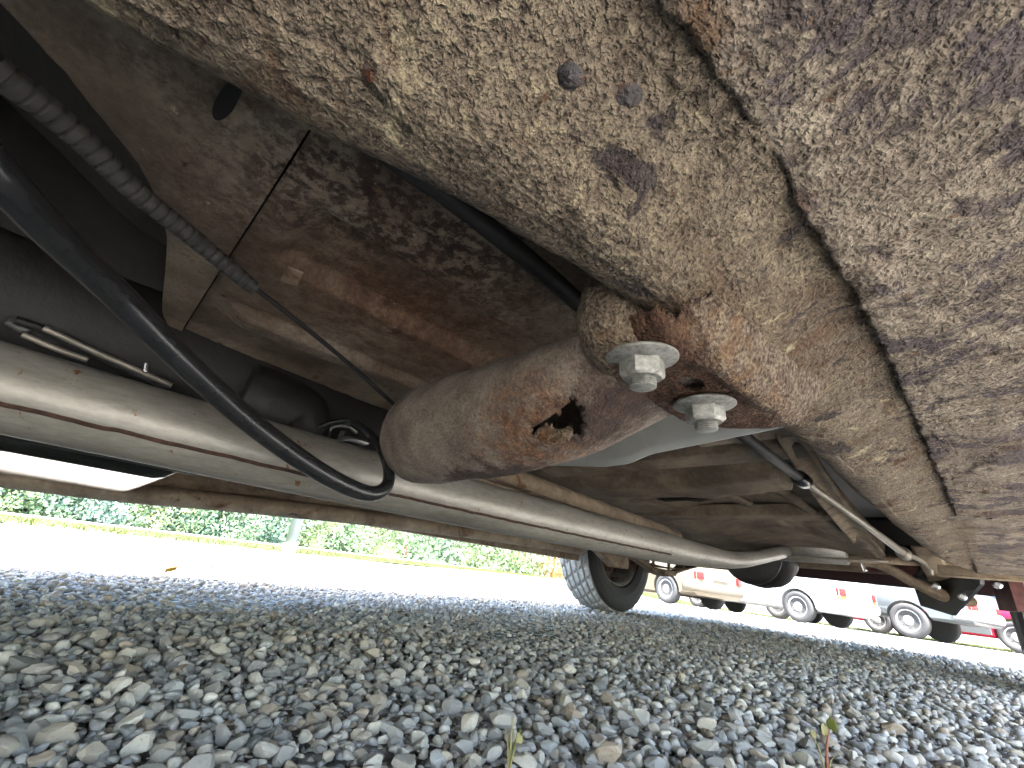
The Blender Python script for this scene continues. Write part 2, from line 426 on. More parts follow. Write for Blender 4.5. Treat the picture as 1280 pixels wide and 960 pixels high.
for (x, y, z, s, r) in rest:
    V, Fc = (BASE_MID if r < .95 else BASE_LO)[rng.integers(14)]
    rm = rand_rot(rng, .5) * s
    VV.append(V @ rm.T + np.array([x, y, z])); FF.append(Fc + off); off += len(V)
    tc = np.array(TINTS[rng.integers(len(TINTS))]) * rng.uniform(.85, 1.12)
    CC.append(np.tile(np.append(tc, 1), (len(V), 1)))
VV = np.concatenate(VV).astype(np.float32); FF = np.concatenate(FF).astype(np.int32); CC = np.concatenate(CC)
me = bpy.data.meshes.new('gravel'); me.vertices.add(len(VV)); me.vertices.foreach_set('co', VV.ravel())
me.loops.add(FF.size); me.loops.foreach_set('vertex_index', FF.ravel())
me.polygons.add(len(FF)); me.polygons.foreach_set('loop_start', np.arange(0, FF.size, 3, dtype=np.int32))
me.update(calc_edges=True); me.validate()
tint_mesh(me, CC); me.materials.append(M['stone'])
gr = link('gravel', me); tag(gr, 'grey crushed stone gravel covering the whole lot', 'gravel', kind='stuff')
print('stones', len(near), len(rest), 'tris', len(FF))

# ------------------------------------------------------------------ the vehicle overhead
VEH = empty('vehicle', (-.7, .5, 0), 'rusty underside of the vehicle overhead with exhaust pipe and bolted crossmember', 'vehicle')

# body shell (casts the shade on the gravel)
M['paint'] = plain('dark_red_paint', '2b1413', .45, .2, .1, 5)
prof = [(-1.60, .33), (-1.66, .45), (-1.68, .75), (-1.64, .98), (-1.46, 1.55), (-1.30, 1.62), (-.10, 1.62), (.06, 1.55), (.24, .98), (.28, .75), (.27, .45), (.255, .30)]
ys = [(-2.35, .55), (-2.2, .62), (-1.0, .70), (-.45, 1.0), (0.1, 1.0), (2.9, 1.0), (3.15, .92), (3.3, .6)]
V = []; Fc = []
npf = len(prof)
for y, k in ys:
    for x, z in prof:
        zz = z if z < 1.0 else .98 + (z - .98) * max(0, (k - .62) / .38)
        if y in (-2.35, 3.3): zz = .45 + (zz - .45) * .8 if zz > .45 else zz
        V.append((x, y, zz))
for i in range(len(ys) - 1):
    for j in range(npf - 1): a = i * npf + j; Fc.append((a, a + 1, a + npf + 1, a + npf))
Fc.append(tuple(range(npf))); Fc.append(tuple(reversed(range((len(ys) - 1) * npf, len(ys) * npf))))
body = mesh('body', V, Fc, M['paint'], VEH, False)
# rear and front skirts with the upper underside behind the floor sheets
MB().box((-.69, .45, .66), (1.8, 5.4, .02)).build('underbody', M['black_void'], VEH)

# ---- frame rail and rocker of the near side
XIN_Y = [-1.0, -.3, -.054, .011, .06, .115, .16, .417, .9, 1.35, 1.6, 1.75]
XIN_X = [-.20, -.175, -.139, -.124, -.109, -.095, -.089, -.083, -.078, -.064, -.045, -.030]
SEAM_Y = [-1.0, -.2, .058, .109, .266, .805, 1.9]
SEAM_X = [-.035, -.030, -.024, -.019, -.011, -.007, -.010]
def xin(y): return I(y, XIN_Y, XIN_X)
def xseam(y): return I(y, SEAM_Y, SEAM_X)
def rail_z(x, y):
    w = (x - xin(y)) / max(.02, xseam(y) - xin(y))
    z = .2825 + .008 * sm(1.2, 1.75, y) - .017 * (1 - sm(.30, .98, w)) * (1 - .5 * sm(.5, 1.2, y))
    z -= .009 * math.exp(-((y - .22) / .08) ** 2) * (1 - sm(.25, .85, w))
    return z
ylist = np.unique(np.concatenate([np.linspace(-1.0, -.12, 12), np.linspace(-.12, .5, 330), np.linspace(.5, 1.75, 220)]))
V = []; nq = 150; r = .020
for y in ylist:
    a = xin(y); b = xseam(y) + .012; jag = .0035 * fbm(3, y, 1, 60, 3)
    for j in range(nq):
        q = j / (nq - 1)
        if q < .10: x, z = a - .004, .42 - (.42 - rail_z(a, y) - r) * (q / .10)
        elif q < .26:
            an = (q - .10) / .16 * math.pi / 2
            x, z = a + r - r * math.cos(an), 0; z = rail_z(a + r, y) + r - r * math.sin(an)
            x -= .004 * (1 - (q - .1) / .16)
        else:
            x = a + r + (b - a - r) * (q - .26) / .74; z = rail_z(x, y)
        n1 = fbm(x, y, z, 14, 3) * .0026 + fbm(x + 4, y, z, 70, 4) * .0010 + fbm(x, y + 9, z, 330, 3) * .0006
        pl = sm(.02, .12, fbm(x + 2.5, y + 1, z, 16, 5)) * .0026 * (1 - sm(.06, .16, y))      # flaking plates ahead
        n1 -= pl
        if q < .26: V.append((x + n1, y, z - n1 * .4))
        else: V.append((x, y, z + n1))
n = len(ylist)
Fc = [(i * nq + j, i * nq + j + 1, (i + 1) * nq + j + 1, (i + 1) * nq + j) for i in range(n - 1) for j in range(nq - 1)]
rail = mesh('frame_rail', V, Fc, M['rail'], VEH)
# rust blisters and a plug on the rail
def blister(name, u, v, z, rad, h, mat, par, seed=0, el=1.0):
    p = onz(u, v, z)
    for _ in range(6): p = onz(u, v, rail_z(p[0], p[1]))
    def fn(a, b):
        an = a * 2 * math.pi; rr = b
        k = 1 + .22 * fbm(math.cos(an), math.sin(an), seed, 1.4, 3)
        hh = h * (1 - rr ** 2.5) * (1 + .4 * fbm(rr * math.cos(an), rr * math.sin(an), seed + 5, 3, 3))
        return (p[0] + rad * k * rr * math.cos(an), p[1] + rad * el * k * rr * math.sin(an), p[2] - hh + .0004)
    V, Fc = grid_vf(25, 9, fn)
    return mesh(name, V, Fc, mat, par)
M['blister'] = grime('dark_blister', ['1d191a', '2c2728', '443b39'], 90, [('4a2b1a', '6b3f22', 60, .56, .64, (1, 4, 2))], ((220, .8, .003),), .45, mott=.3)
blister('rust_blister', 710, 100, .270, .0042, .0018, M['blister'], rail, 1)
blister('rust_blister', 781, 126, .271, .0055, .0018, M['blister'], rail, 7, .8)
blister('rust_blister', 470, 95, .270, .005, .002, M['blister'], rail, 11, .7)
blister('rust_blister', 890, 295, .279, .0026, .0012, M['rust_dark'], rail, 13)

def rocker_fn(y0, y1, zoff, x1):
    def mk(nu, nv):
        V = []
        for i in range(nu):
            y = y0 + (y1 - y0) * i / (nu - 1)
            a = xseam(y) + .0020 * fbm(1, y, 4, 45, 4) + .0011 * fbm(2, y, 4, 160, 4)
            for j in range(nv):
                q = j / (nv - 1)
                if q < .03: x, z = a + .004, .294 - (.294 - .2812 - zoff) * q / .03
                elif q < .06:
                    k = (q - .03) / .03; x, z = a + .004 - .005 * math.sin(k * math.pi) , .2812 + zoff - .0019 * k
                else:
                    k = ((q - .06) / .94) ** 1.35; x = a + .004 + (x1 - a) * k
                    z = .2793 + zoff - .001 * sm(0, .05, x - a) + .016 * sm(.08, .26, x)
                n1 = fbm(x, y, z, 11, 3) * .0022 + fbm(x + 4, y, z, 60, 4) * .0011 + fbm(x, y + 9, z, 300, 3) * .0006
                pl = (sm(.0, .10, fbm(x * 1.0 + 2.5, y + 1, z, 17, 5))) * .0016
                V.append((x, y, z + (n1 - pl) * (1 if q > .03 else .2)))
        Fc = [(i * nv + j, i * nv + j + 1, (i + 1) * nv + j + 1, (i + 1) * nv + j) for i in range(nu - 1) for j in range(nv - 1)]
        return V, Fc
    return mk
V, Fc = rocker_fn(-.12, .815, 0, .27)(420, 150)
rk1 = mesh('rocker_panel', V, Fc, M['rocker'], VEH)
V, Fc = rocker_fn(-1.0, -.122, 0, .27)(40, 40)
mesh('rocker_panel', V, Fc, M['rocker'], VEH)
V, Fc = rocker_fn(.842, 1.75, .006, .27)(160, 90)
rk2 = mesh('rocker_panel', V, Fc, M['rocker'], VEH)
# joint lip between the two rocker pieces, open slot towards the outside
MB().box((-.004, .828, .2835), (.044, .034, .006)).build('joint_lip', M['rocker'], VEH)
MB().box((.13, .828, .33), (.30, .10, .004)).build('slot_back', M['black_void'], VEH)
# end flange of the rail
mb = MB(); mb.box((.085, 1.752, .286), (.34, .012, .03)); mb.box((-.02, 1.76, .275), (.14, .03, .006))
mb.build('end_flange', M['brown'], VEH, False, .003)

# ---- floor sheets
ZF = .352
def floor_z(x, y):
    z = ZF + .004 * math.sin(x * 9) 
    z += .016 * sm(-.35, -.335, x) * (1 - sm(-.265, -.25, x)) * sm(.03, .06, y)       # long embossed channel
    z -= .011 * sm(-.49, -.478, x) * (1 - sm(-.455, -.445, x)) * sm(.03, .06, y)   # raised bead
    z += -.012 * (1 - sm(-.60, -.55, x))                                            # rolled edge to the tunnel
    return z + .003 * fbm(x, y, 0, 9, 3) + .0008 * fbm(x, y, 3, 90, 3)
def fl(y0, y1, x0, x1, nu, nv, dz=0.0, edge=None):
    def fn(a, b):
        y = y0 + (y1 - y0) * a; xl = x0 if edge is None else edge(y); x = xl + (x1 - xl) * b
        z = floor_z(x, y) + dz
        if b < .04: z += .05 * (1 - b / .04) ** 2
        return (x, y, z)
    return grid_vf(nu, nv, fn)
V, Fc = fl(.018, .62, -.595, -.09, 200, 160)
fp = mesh('floor_pan', V, Fc, M['floor'], VEH)
fe = lambda y: I(y, [-.30, -.11, -.075, -.045, -.03, -.022, -.015, -.010, -.004, .006, .019], [-.17, -.235, -.27, -.31, -.345, -.39, -.46, -.52, -.565, -.588, -.595])
V, Fc = fl(-.30, .0165, -.59, -.09, 100, 120, -.0045, fe)
mesh('floor_pan', V, Fc, M['floor'], VEH)
mb = MB(); p = onz(288, 118, ZF - .006); mb.lathe([(.006, -.002), (.006, .004)], 20, Matrix.Translation((p[0], p[1], ZF - .0105)) @ Matrix.Rotation(.1, 4, 'Z') @ Matrix.Diagonal((2.4, .62, 1, 1))); mb.build('dark_floor_disc', M['hole'], VEH)  # black ellipse painted in for the dark of an open slot
# toe board that climbs forward, its shade painted as black
V, Fc = grid_vf(20, 20, lambda a, b: (-.72 + .62 * b, .03 - .5 * a, .40 + .24 * sm(0, .9, a) + .01 * fbm(a, b, 0, 5)))
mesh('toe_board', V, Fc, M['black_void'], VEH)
# transmission tunnel, an arch over the centre line
V, Fc = grid_vf(30, 24, lambda a, b: (-.70 + .19 * math.cos(math.pi * b) * (1 if True else 0), -.6 + 1.3 * a, .36 + .2 * math.sin(math.pi * b)))
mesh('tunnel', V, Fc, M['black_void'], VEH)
# far half of the floor
V, Fc = grid_vf(30, 20, lambda a, b: (-1.42 + .56 * b, -.8 + 2.4 * a, .37 + .006 * fbm(a * 3, b * 2, 0, 4)))
mesh('floor_pan', V, Fc, M['floor_dark'], VEH)
# rear floor with cross ribs
RY = [.60, .68, .76, .86, .95, 1.0, 1.08, 1.2, 1.35, 1.5, 1.7, 1.92]
RZ = [.372, .425, .43, .352, .346, .400, .405, .392, .380, .366, .346, .330]
def rfz(x, y):
    w = y + .05 * math.sin(x * 7 + 1) + .04 * sm(-.45, -.25, x)
    z = I(w, RY, RZ) + .003 * fbm(x, y, 2, 8, 3)
    z += .02 * sm(1.05, 1.2, y) * (sm(-.62, -.5, x) * (1 - sm(-.36, -.22, x)) - .5)
    return z
V, Fc = grid_vf(150, 90, lambda a, b: (-1.42 + 1.215 * b, .60 + 1.34 * a, rfz(-1.42 + 1.215 * b, .60 + 1.34 * a) + (.06 if b == 1 else 0)))
rfl = mesh('rear_floor', V, Fc, M['floor_dark'], VEH)
# fold line: black strip painting the shade of the lapped gap across the rear floor
path = [(x, 1.0 + .05 * sm(-.45, -.3, x) - .04 * sm(-.6, -.5, x), rfz(x, 1.0) - .004) for x in np.linspace(-.95, -.21, 30)]
path = [(x, y + .02, rfz(x, y + .02) - .002) for x, y, z in path]
V, Fc = sweep_vf(path, .010, .005, 8); mesh('lap_gap_shade', V, Fc, M['hole'], rfl)
for u, v in ((1040 - 20, 566 + 20), (985, 575)):
    p = onz(u, v, .372); MB().lathe([(.008, -.002), (.008, .004)], 14, Matrix.Translation((p[0], p[1], .371))).build('dark_floor_disc', M['black_void'], VEH)

for y_, x0_, x1_, zz in ((.70, -.62, -.10, .352), (1.34, -.95, -.21, .362)):
    mb = MB(); mb.prism([(-.045, .03), (-.03, 0), (.03, -.004), (.045, .03)], x1_ - x0_, Matrix.Translation(((x0_ + x1_) / 2, y_, zz)) @ Matrix(((0, 0, 1, 0), (1, 0, 0, 0), (0, 1, 0, 0), (0, 0, 0, 1))) )
    mb.build('floor_channel', M['floor_dark'], VEH, False, .006)
for x_, l_ in ((-.44, .5), (-.30, .42), (-.86, .6)):
    V, Fc = sweep_vf([(x_, 1.08, rfz(x_, 1.08) - .002), (x_ + .03, 1.08 + l_ * .5, rfz(x_ + .03, 1.08 + l_ * .5) - .006), (x_ + .05, 1.08 + l_, rfz(x_ + .05, 1.08 + l_) - .001)], .014, .008, 12); mesh('floor_bead', V, Fc, M['floor_dark'], rfl)
# ---- grey heat shield behind the crossmember
def shield(a, b):
    x = -.52 + .48 * b
    y = .36 + .10 * a
    drop = .268 + .014 * (sm(-.30, -.27, x) - sm(-.245, -.215, x)) * 0
    low = I(x, [-.52, -.42, -.34, -.27, -.24, -.215, -.16, -.04], [.298, .279, .274, .267, .268, .276, .281, .292])
    z = low + .09 * (1 - a) ** 1.4 * 0 + (.11 * a)
    y = .40 - .02 * a
    return (x, y + .04 * (1 - a) * 0, z)
V, Fc = grid_vf(14, 60, shield)
o = mesh('heat_shield', V, Fc, M['greyplate'], VEH); so_ = o.modifiers.new('s', 'SOLIDIFY'); so_.thickness = .004
V, Fc = grid_vf(8, 40, lambda a, b: (-.52 + .48 * b, .40 + .2 * a, I(-.52 + .48 * b, [-.52, -.42, -.34, -.27, -.24, -.215, -.16, -.04], [.298, .279, .274, .267, .268, .276, .281, .292]) + .10 * a))
mesh('heat_shield_return', V, Fc, M['floor_dark'], VEH)

# ---- crossmember tube with the rusted hole
path_pts = [(-.072, .205, .2620), (-.085, .205, .262), (-.11, .203, .2610), (-.14, .201, .257), (-.17, .2, .2535), (-.22, .2, .252), (-.29, .2, .252), (-.325, .204, .2535), (-.352, .218, .258), (-.370, .242, .266), (-.382, .28, .278), (-.39, .33, .29)]
RA = [.052, .054, .054, .049, .045, .042, .0415, .0415, .0415, .041, .040, .040]   # along Y
RB = [.008, .0105, .0135, .026, .036, .0415, .043, .043, .043, .042, .040, .040]   # vertical
pp = spline(path_pts, 16)
ii = np.linspace(0, 1, len(pp)); kk = np.linspace(0, 1, len(path_pts))
NA = 96
V, Fc = sweep_vf(pp, list(np.interp(ii, kk, RA)), list(np.interp(ii, kk, RB)), NA, (0, 0, 1), False)
V = [Vector(v) for v in V]
hc = ony(703, 522, .180)
keep = []
def pixuv(p):
    c = CAMR.T @ (np.array(p) - CAMC); return 640 + F * c[0] / -c[2], 480 - F * c[1] / -c[2]
HOLE = [(678, 530), (683, 525), (688, 524), (691, 517), (699, 517), (701, 512), (709, 507), (711, 499), (722, 496), (724, 503), (721, 507), (733, 511), (729, 520), (733, 530), (729, 538), (731, 546), (718, 550), (700, 555), (682, 553), (664, 549), (661, 540), (669, 534)]
def inside(pt, poly):
    x, y = pt; r = False; j = len(poly) - 1
    for i in range(len(poly)):
        if (poly[i][1] > y) != (poly[j][1] > y) and x < (poly[j][0] - poly[i][0]) * (y - poly[i][1]) / (poly[j][1] - poly[i][1]) + poly[i][0]: r = not r
        j = i
    return r
# hole outline carried onto the tube in its own (x, angle) coordinates
V2 = []
for v in V:
    k = fbm(v.x, v.y, v.z, 30, 4) * .0012 + fbm(v.x, v.y, v.z, 150, 3) * .0006
    c_ = Vector((v.x, .2, .252)); d_ = (v - c_); d_.x = 0
    V2.append(v + d_.normalized() * k if d_.length > 0 else v)
for f in Fc:
    c_ = sum((V[i] for i in f), Vector()) / 4
    low = c_.z < .262 and c_.y < .235
    if not (low and inside(pixuv(c_), HOLE)): keep.append(f)
# tube material: rust concentrated by the hole and under the bolts (distance in object space)
t = NT('crossmember_rust')
c = t.ramp(t.noise(34, 9, .68, .3), [(.28, lin('453c35')), (.42, lin('6c6158')), (.58, lin('83796e')), (.72, lin('948a7e'))])
def sph(cen, r0, r1, sc=(1, 1, 1)):
    mp = t.n('ShaderNodeMapping'); mp.vector_type = 'POINT'
    mp.inputs['Location'].default_value = tuple(-a * s for a, s in zip(cen, sc)); mp.inputs['Scale'].default_value = sc
    t.l(t.tc.outputs['Object'], mp.inputs[0])
    ln = t.n('ShaderNodeVectorMath'); ln.operation = 'LENGTH'; t.l(mp.outputs[0], ln.inputs[0])
    d = t.math('ADD', ln.outputs['Value'], t.math('MULTIPLY', t.math('SUBTRACT', t.noise(60, 8, .72), .5), .07))
    return t.ramp(d, [(r0, (1, 1, 1)), (r1, (0, 0, 0))])
orange = t.ramp(t.noise(160, 7, .74), [(.32, lin('3a261c')), (.46, lin('614432')), (.58, lin('856043')), (.70, lin('a5855f'))])
dark = t.ramp(t.noise(90, 7, .7), [(.3, lin('231a16')), (.6, lin('433027')), (.75, lin('64503f'))])
c = t.mix(t.math('MULTIPLY', sph((-.165, .175, .213), .026, .060, (.85, 1, 1)), t.mask(t.noise(95, 7, .7, 0, (1, 1, 6)), .36, .54)), c, orange)
c = t.mix(sph((-.120, .195, .232), .022, .040, (.8, 1, 1)), c, dark)
c = t.mix(sph((-.235, .205, .210), .016, .026, (.5, 1, 1)), c, dark)
c = t.mix(t.mask(t.noise(70, 8, .7, 0, (4, 9, 1)), .66, .70), c, orange)
c = t.mix(.55, c, t.ramp(t.noise(620, 4, .7), [(.36, (.16, .13, .11)), (.6, (1.1, 1.08, 1.05))]), 'MULTIPLY')
t.bump(t.noise(75, 5, .6), .6, .004); t.bump(t.noise(420, 4, .6), .9, .0024)
M['cross'] = t.done(c, .85)
cmo = mesh('crossmember', V2, keep, M['cross'], VEH)
cmo.modifiers.new('s', 'SOLIDIFY').thickness = -.003
# rust flake curled out of the hole
FA, FB = Vector(ony(669, 541, .166)), Vector(ony(712, 544, .170))
def flake(a, b):
    base = FA.lerp(FB, a); n1 = fbm(a * 3, b * 3, 1, 2, 3); w = .0075 * (.65 + .5 * math.sin(a * 3.0)) * (b - .5)
    return (base.x + .0006 * n1, base.y + w * .5 + .001 * n1, base.z + w * 1.0 + .0012 * n1 + .001 * math.sin(a * 9))
V, Fc = grid_vf(24, 12, flake)
o = mesh('rust_flake', V, Fc, M['ear'], cmo); o.modifiers.new('s', 'SOLIDIFY').thickness = .003

# saddle ear in front of the bolts: sheet bent up round the rail
ear = [(-.099, .166, .250), (-.100, .160, .2525), (-.1015, .156, .262), (-.102, .156, .275), (-.099, .160, .295), (-.096, .170, .318)]
V, Fc = sweep_vf(spline(ear, 10), [.008, .015, .0185, .0185, .018, .017], [.008, .016, .0185, .0185, .018, .017], 48, (1, 0, 0))
V = [Vector(v) for v in V]
V = [v + Vector((fbm(v.y, v.x, v.z, 70, 4), fbm(v.x, v.y, v.z, 70, 4), 0)) * .0012 for v in V]
mesh('saddle_bracket', V, Fc, M['ear'], VEH)
# mounting plate under the rail with its rolled outer edge
def plate_fn(a, b):
    y = .146 + .140 * a
    xr = I(y, [.13, .16, .20, .24, .272, .29], [-.066, -.064, -.060, -.0565, -.051, -.047])
    x0 = -.112 + .010 * (1 - sm(.145, .165, y)) + .045 * sm(.255, .286, y); x1 = xr + .008
    x = x0 + (x1 - x0) * b
    z = .2497 - .0055 * math.exp(-((x - xr + .003) / .006) ** 2) - .0015 * math.exp(-((x + .082) / .02) ** 2)
    zr = rail_z(x, y) + .0012
    out = sm(xr - .012, xr - .002, x)
    D = sm(.146, .190, y) * (1 - .75 * sm(.240, .284, y))                # the roll fades out at both ends
    z = z * (1 - out) + (zr + (z - zr) * (.18 + .82 * D)) * out
    rise = sm(xr + .000, x1, x); z = z + (zr - z) * rise
    ragged = .003 * fbm(x, 1, 2, 50, 3)
    if a < .12: z += .012 * (1 - a / .12) ** 2
    if a > .93: z += .02 * ((a - .93) / .07) ** 2
    n1 = fbm(x, y, 3, 40, 3) * .0013 + fbm(x, y, 5, 150, 3) * .0005
    return (x + (ragged if b > .9 else 0), y + ragged * (1 if a < .05 or a > .95 else 0), z + n1)
V, Fc = grid_vf(150, 130, plate_fn)
# a crescent torn out of the front edge, beside the rail
Fc = [f for f in Fc if not inside(((V[f[0]][0] + .066) * 1000, (V[f[0]][1] - .146) * 1000), [(-9, -3), (14, -3), (16, 7), (8, 10), (2, 5), (-5, 6)])]
ph_ = onz(862, 473, .2495)
Fc = [f for f in Fc if ((V[f[0]][0] - ph_[0]) / .0062) ** 2 + ((V[f[0]][1] - ph_[1]) / .0085) ** 2 > 1]
t = NT('rolled_flange_rust')
f = t.noise(520, 2.5, .55); md = t.noise(130, 4, .62)
h = t.math('ADD', t.math('MULTIPLY', f, .55), t.math('MULTIPLY', md, .45))
c = t.ramp(h, [(.36, lin('332b26')), (.45, lin('57493f')), (.53, lin('6e6155')), (.64, lin('8c7f6d'))])
rust = t.ramp(t.noise(150, 6, .7), [(.3, lin('4a3122')), (.5, lin('72502f')), (.7, lin('94754f'))])
sep = t.n('ShaderNodeSeparateXYZ'); t.l(t.tc.outputs['Object'], sep.inputs[0])
inner = t.ramp(t.math('ADD', sep.outputs['X'], t.math('MULTIPLY', t.math('SUBTRACT', t.noise(70, 8, .7), .5), .03)), [(0, (1, 1, 1)), (1, (0, 0, 0))])
mr = t.n('ShaderNodeMapRange'); mr.inputs['From Min'].default_value = -.070; mr.inputs['From Max'].default_value = -.062; mr.inputs['To Min'].default_value = 1; mr.inputs['To Max'].default_value = 0
t.l(t.math('ADD', sep.outputs['X'], t.math('MULTIPLY', t.math('SUBTRACT', t.noise(70, 8, .7), .5), .03)), mr.inputs['Value'])
mr2 = t.n('ShaderNodeMapRange'); mr2.inputs['From Min'].default_value = -.060; mr2.inputs['From Max'].default_value = -.050; mr2.inputs['To Min'].default_value = 1; mr2.inputs['To Max'].default_value = 0
t.l(t.math('ADD', sep.outputs['X'], t.math('MULTIPLY', t.math('SUBTRACT', t.noise(60, 8, .7, 0, (3, 3, 3)), .5), .05)), mr2.inputs['Value'])
c = t.mix(t.math('MULTIPLY', mr2.outputs[0], .6), c, t.mix(t.mask(t.noise(60, 8, .7), .42, .6), c, rust))
c = t.mix(mr.outputs[0], c, t.ramp(t.noise(110, 7, .7), [(.3, lin('2b1d18')), (.55, lin('523a2c')), (.72, lin('7d5e46'))]))
t.bump(h, .8, .006); t.bump(f, .35, .0015)
mp_ = mesh('mounting_plate', V, Fc, t.done(c, .9, 0, .3), VEH); mp_.modifiers.new('s', 'SOLIDIFY').thickness = -.0025
# ---- flange nuts on threaded studs
for (u, v, zt, rot) in ((802, 447, .2440, .3), (880, 505, .2440, .75)):
    p = onz(u, v, zt)
    X = Matrix.Translation(p) @ Matrix.Rotation(R_(4), 4, 'X') @ Matrix.Rotation(math.pi, 4, 'X') @ Matrix.Rotation(rot, 4, 'Z')
    k = .72
    hexp = []; Vn = []; Fn = []
    levels = [(.0132, .002), (.0132, .0035), (.0132, .0120), (.0128, .0133), (.0112, .0146), (.008, .0148)]
    for r_, h_ in levels:
        for q in range(36):
            a = 2 * math.pi * q / 36; am = (a % (math.pi / 3)) - math.pi / 6
            hx = r_ * .93 / math.cos(am) if r_ > .0115 else r_
            hx = min(hx, r_ * 1.055) if r_ > .0115 else hx
            Vn.append(X @ (Vector((hx * math.cos(a), hx * math.sin(a), h_)) * k))
    for i in range(len(levels) - 1):
        for q in range(36): q2 = (q + 1) % 36; Fn.append((i * 36 + q, i * 36 + q2, (i + 1) * 36 + q2, (i + 1) * 36 + q))
    nut = mesh('flange_nut', Vn, Fn, M['zinc'], VEH, True)
    try: nut.data.set_sharp_from_angle(angle=R_(30))
    except Exception: pass
    MB().lathe([(.001, -.001), (.0204 * k, -.001), (.0220 * k, 0), (.0220 * k, .0012 * k), (.0207 * k, .0021 * k), (.0150 * k, .0028 * k), (.013 * k, .004 * k)], 56, X).build('washer_flange', M['zinc'], nut, True).data.set_sharp_from_angle(angle=R_(40))
    th = [(.001, .011 * k)]
    for i in range(5): th += [(.0082 * k, (.0135 + i * .0012) * k), (.0073 * k, (.0141 + i * .0012) * k)]
    th += [(.0080 * k, .0198 * k), (.0069 * k, .0206 * k), (.0004, .0206 * k)]
    MB().lathe(th, 40, X).build('threaded_stud', M['zinc'], nut, True).data.set_sharp_from_angle(angle=R_(50))

# ---- exhaust pipe with weld seam
EX = [(-.46, -1.1, .232), (-.485, -.4, .234), (-.50, -.07, .2335), (-.50, .26, .232), (-.50, .61, .234), (-.505, .95, .239), (-.508, 1.2, .2445), (-.508, 1.5, .262), (-.49, 1.92, .335)]
pp = spline(EX, 14)
V, Fc = sweep_vf(pp, [I(p.y, [1.0, 1.35, 1.6], [.0335, .0245, .0215]) for p in pp], None, 56, (0, 0, 1), False)
ex = mesh('exhaust_pipe', V, Fc, M['exhaust'], VEH)
an = R_(-28)
sp = [Vector(p) + Vector((math.cos(an) * .0335, 0, math.sin(an) * .0335)) for p in pp if p.y < .99]
sp2 = []
for i in range(len(sp) - 1):
    for k in range(8):
        q = sp[i].lerp(sp[i + 1], k / 8); w = fbm(q.y, 0, 0, 40, 3) * .0009
        sp2.append(q + Vector((-.0004, 0, w)))
M['weld'] = grime('rusty_weld', ['2a1c17', '432e26', '5d4134'], 160, [], ((500, .8, .001),), .9)
V, Fc = sweep_vf(sp2, .0019, .0019, 8, (0, 0, 1)); mesh('weld_seam', V, Fc, M['weld'], ex)
# second tube under the first: polished tray, far sill
V, Fc = sweep_vf(spline([(-1.45, -1.6, .20), (-1.45, -.13, .212), (-1.45, .33, .236), (-1.45, .8, .262), (-1.45, 1.4, .282), (-1.45, 1.95, .292)], 10), .03, .0245, 24)
mesh('far_sill', V, Fc, M['sill'], VEH)
MB().box((-1.53, .2, .325), (.06, 3.6, .17)).build('far_sill_web', M['brown'], VEH)
tr = []
TZ = .214
e0 = onz(228, 599, TZ)
def tray(a, b):
    y = -1.2 + 1.30 * a; x = -1.42 + .64 * b
    k = max(0, (a - .975) / .025); z = TZ + .03 * k * k 
    if b > .97: z += .02 * ((b - .97) / .03) ** 2
    return (x, y, z)
V, Fc = grid_vf(120, 40, tray)
o = mesh('polished_tray', V, Fc, M['polished'], VEH); o.modifiers.new('s', 'SOLIDIFY').thickness = -.002
MB().box((-.755, -.52, .262), (.02, 1.26, .08)).build('dark_gap_wall', M['blackp'], VEH, False, .004)  # dark wall added to stand in for the dark gap under the exhaust

# ---- angle beam above the exhaust (propeller shaft guard) and its clamp
A = Vector(onx(585, 600, -.60)); B = Vector(onx(850, 686, -.62))
d = (B - A).normalized()
mb = MB()
for off, w, h in (((0, 0, .0), .004, .02), ((.012, 0, .011), .024, .003)):
    a_, b_ = A + Vector(off), B + Vector(off)
    V, Fc = sweep_vf([a_, b_], w / 2, h / 2, 4); mb.add(V, Fc)
V, Fc = sweep_vf([A + Vector((-.02, 0, .03)), B + Vector((-.02, 0, .03))], .03, .026, 20)
mesh('propeller_shaft', V, Fc, M['brown'], VEH)
mb.build('angle_beam', M['brown'], VEH)
mb = MB(); c_ = Vector(onx(572, 604, -.56)); mb.sweep(spline([c_ + Vector((-.02, 0, .05)), c_ + Vector((0, -.01, .02)), c_, c_ + Vector((.006, .012, -.012))], 6), .008, .008, 12)
mb.sweep([c_ + Vector((.0, -.02, -.004)), c_ + Vector((.0, .05, -.010))], .02, .006, 12); mb.build('shaft_clamp', M['brown'], VEH, True)

# ---- black hose
H = [onx(-90, 120, -.25), onx(0, 222, -.27), onx(70, 296, -.30), onx(150, 372, -.335), onx(230, 452, -.36), onx(310, 525, -.385), onx(380, 577, -.40), onx(430, 606, -.41), onx(465, 617, -.415), onx(484, 606, -.42), onx(484, 580, -.43), onx(468, 548, -.46), onx(440, 527, -.50), onx(405, 532, -.53), onx(385, 545, -.55)]
hr = [.0088, .0088, .0088, .0088, .0088, .0087, .0086, .0083, .0076, .0066, .0056, .0048, .0042, .004, .004]
V, Fc = sweep_vf(spline(H, 14), hr, hr, 28); mesh('black_hose', V, Fc, M['rubber'], VEH)
